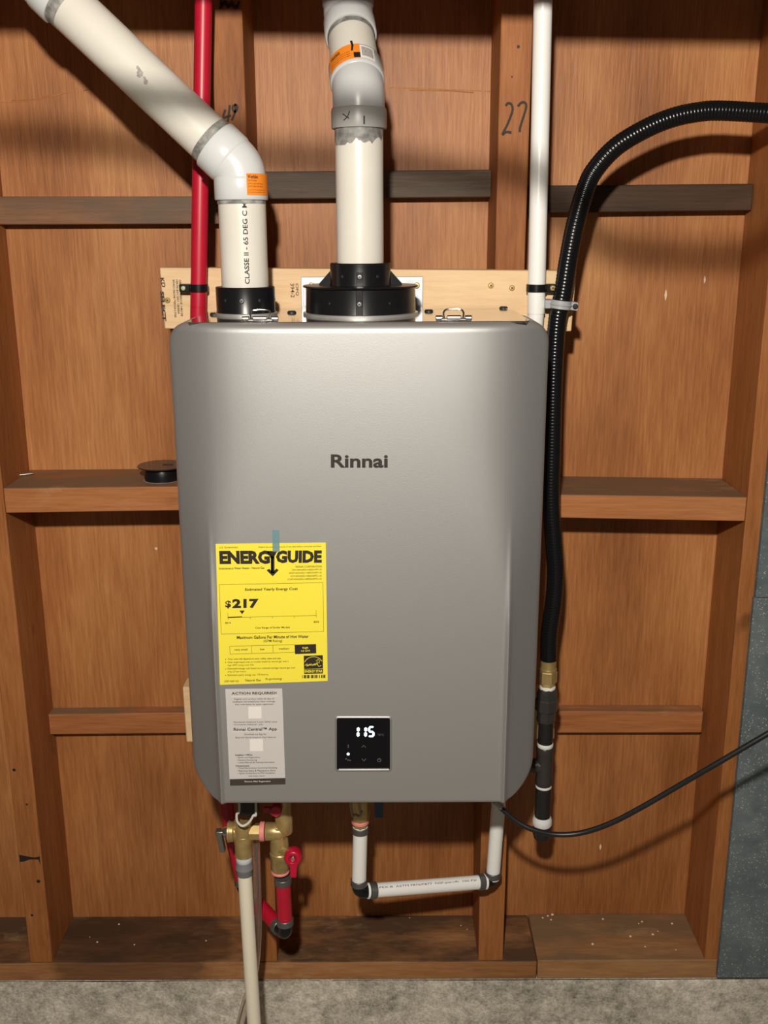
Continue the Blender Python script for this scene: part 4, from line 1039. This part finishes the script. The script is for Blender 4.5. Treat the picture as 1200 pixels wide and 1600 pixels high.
gpart('sealant_ring', [(0.0122, 1071), (0.0130, 1072), (0.0132, 1074), (0.0125, 1076)], m_dope)
gpart('union', [(0.0130, 1074), (0.0165, 1082), (0.0165, 1090), (0.0188, 1092), (0.0190, 1104), (0.0188, 1108), (0.0150, 1110), (0.0150, 1119), (0.0158, 1121), (0.0150, 1126), (0.012, 1127)], m_iron, 8, label='dark iron union nut', ang=25)
m_iron2 = plain('black_pipe', (0.014, 0.013, 0.013), 0.26, bump=0.3, bscale=260)
gpart('nipple', [(0.0120, 1124), (0.0120, 1164)], m_iron2)
gpart('sealant_ring', [(0.0122, 1160), (0.0130, 1161), (0.0133, 1164), (0.0125, 1166)], m_dope)
te = gpart('tee', [(0.0128, 1166), (0.0142, 1168), (0.0142, 1175), (0.0134, 1177), (0.0134, 1212), (0.0142, 1214), (0.0142, 1223), (0.0125, 1226)], m_iron)
pT = gp(1196); MB().cyl(pT, pT+V((-0.035, 0.0, 0)), 0.0120, 20).build('branch', m_iron, te)
gpart('sealant_ring', [(0.0122, 1226), (0.0132, 1227), (0.0132, 1229), (0.0122, 1230)], m_dope)
gpart('nipple', [(0.0130, 1230), (0.0130, 1286)], m_iron2)
gpart('sealant_ring', [(0.0135, 1275), (0.0158, 1279), (0.0166, 1286), (0.0140, 1290)], m_dope)
gpart('end_cap', [(0.0135, 1286), (0.0150, 1288), (0.0150, 1302), (0.0130, 1308)], m_iron2)
pcl = along(0)  # find the point of the hose at the clamp
best = min(raw, key=lambda p: abs(p.z-at(877, 476, YGAS).z)+ (0 if p.x < at(950, 476, YGAS).x else 9))
t, q = clamp('hose_clamp', best, HR, 1, m_greyp, 'grey plastic clamp holding the black hose on the pale board end', h=0.012, tiltv=0.12, ear=0.012)
o, m2 = screw('screw', q+V((0, -0.0002, 0)), 0.0040, (0, -1, 0), m_iron, t)
t2 = [c_ for c_ in t.children if c_.name.startswith('ear')][0]
p = best+V((-HR-0.0055, 0, 0.0006)); p.y = best.y-0.003
MB().box((p.x-0.004, p.y, p.z-0.006), (p.x+0.008, YB-0.0004, p.z+0.006)).build('ear', m_greyp, t, bevel=0.001)
ring_c(MB(), best, V((0.12, 0, 1)), HR+0.0034, 0.003).build('strap_rib', m_greyp, t)

# ================================================================ POWER CABLE
pc = thing('power_cable', at(781, 1262, -0.24), 'thin black power cable sagging from the heater underside out to the right', 'cable')
cp_ = [(779, 1258, -0.235), (790, 1269, -0.238), (810, 1285, -0.243), (835, 1297, -0.248), (870, 1304, -0.25), (910, 1301, -0.255), (955, 1286, -0.265), (1005, 1260, -0.275), (1060, 1228, -0.285), (1120, 1193, -0.298), (1200, 1146, -0.31), (1300, 1088, -0.32), (1400, 1040, -0.33)]
cpts = [at(*p) for p in cp_]
MB().tube(spline(cpts, 8), 0.0040, 14).build('cable', m_rubber, pc)
d_ = (cpts[1]-cpts[0]).normalized()
MB().lathe([(0.0062, 0), (0.0062, 0.006), (0.0050, 0.008), (0.0046, 0.013)], cpts[0]-d_*0.006+V((0, 0, 0.002)), d_, 16).build('cable_gland', plain('grey_gland', (0.45, 0.44, 0.42), 0.4), pc)

# ================================================================ SMALL THINGS ON THE LEFT SHELF
zsh = at(150, 762, 0.001).z
gc = V((at(253, 730, 0.052).x, 0.052, zsh))
gr = thing('grommet_cap', gc, 'black plastic grommet with a wide flat flange standing on the left cross block', 'grommet')
MB().lathe([(0.0282, 0), (0.0290, 0.001), (0.0290, 0.020), (0.0275, 0.0225)], gc+V((0, 0, 0.0004)), upv, 40).build('sleeve', m_black, gr)
m_lid = plain('glossy_black_lid', (0.02, 0.018, 0.017), 0.14)
fl_ = MB().lathe([(0.030, 0), (0.0385, 0.0010), (0.0393, 0.0020), (0.0385, 0.0030), (0.010, 0.0032)], gc+V((0, 0, 0.0222)), upv, 48).build('flange', m_lid, gr)
MB().box(gc+V((0.002, -0.006, 0.0252)), gc+V((0.018, 0.004, 0.0258))).build('slot', m_gasket, gr)
MB().lathe([(0.030, 0), (0.030, 0.0012), (0.028, 0.0014)], gc+V((0, 0, 0.0002)), upv, 40).build('base_ring', m_greyp, gr)
pn = atz(38, 738, zsh+0.004)
pn = V((at(30, 737, 0.09).x, 0.10, zsh+0.0022))
nail = tag(MB().lathe([(0.0036, 0), (0.0036, 0.0012), (0.0013, 0.0014), (0.0012, 0.022), (0.0003, 0.026)], pn+V((0.000, -0.02, 0)), V((0.85, 0.25, 0.04)), 12).build('nail', m_galv, origin=pn),
    'small pale loose nail in the back corner of the left cross block', 'nail')

# sawdust and chips lying on the sill and blocks, nail holes and scars in the studs
random.seed(11); mb = MB()
def fleck(px, py, z, r_):
    p = atz(px, py, z); p.z = z
    n_ = 6; mb.lathe([(r_, 0), (r_*0.6, r_*0.5)], p, upv, n_)
for px, py in ((848, 1434), (856, 1431), (863, 1429), (872, 1426), (861, 1437), (942, 1436), (998, 1443), (1003, 1440), (1050, 1443), (1020, 1460), (1028, 1455), (1008, 1479), (1056, 1484), (926, 1505-30), (985, 1463)):
    fleck(px, py, zSill+0.0014, random.uniform(0.0012, 0.0032))
for px, py in ((140, 1464), (186, 1444), (152, 1472), (210, 1476), (322, 1470), (640, 1434), (560, 1430), (720, 1446), (730, 1452)):
    fleck(px, py, zSill, random.uniform(0.001, 0.002))
stuff(mb.build('wood_flecks', m_fleck, wall))
for px, py, r_, st_ in ((810, 73, 0.0022, 2), (60, 1377, 0.0035, 0), (22, 1203, 0.003, 0), (50, 1430, 0.0025, 0), (42, 1257, 0.002, 0), (800, 120, 0.0013, 2)):
    MB().lathe([(r_, 0), (r_*0.8, 0.0003)], at(px, py, -0.0004), (0, -1, 0), 10).build('nail_hole', m_ink, stud_objs[st_])
MB().prism([at(px, py, -0.0006) for px, py in ((30, 1336), (40, 1338), (54, 1340), (62, 1338), (63, 1352), (60, 1343), (46, 1343), (38, 1346), (31, 1347))], (0, 0.0008, 0)).build('gouge', m_ink, stud_objs[0])
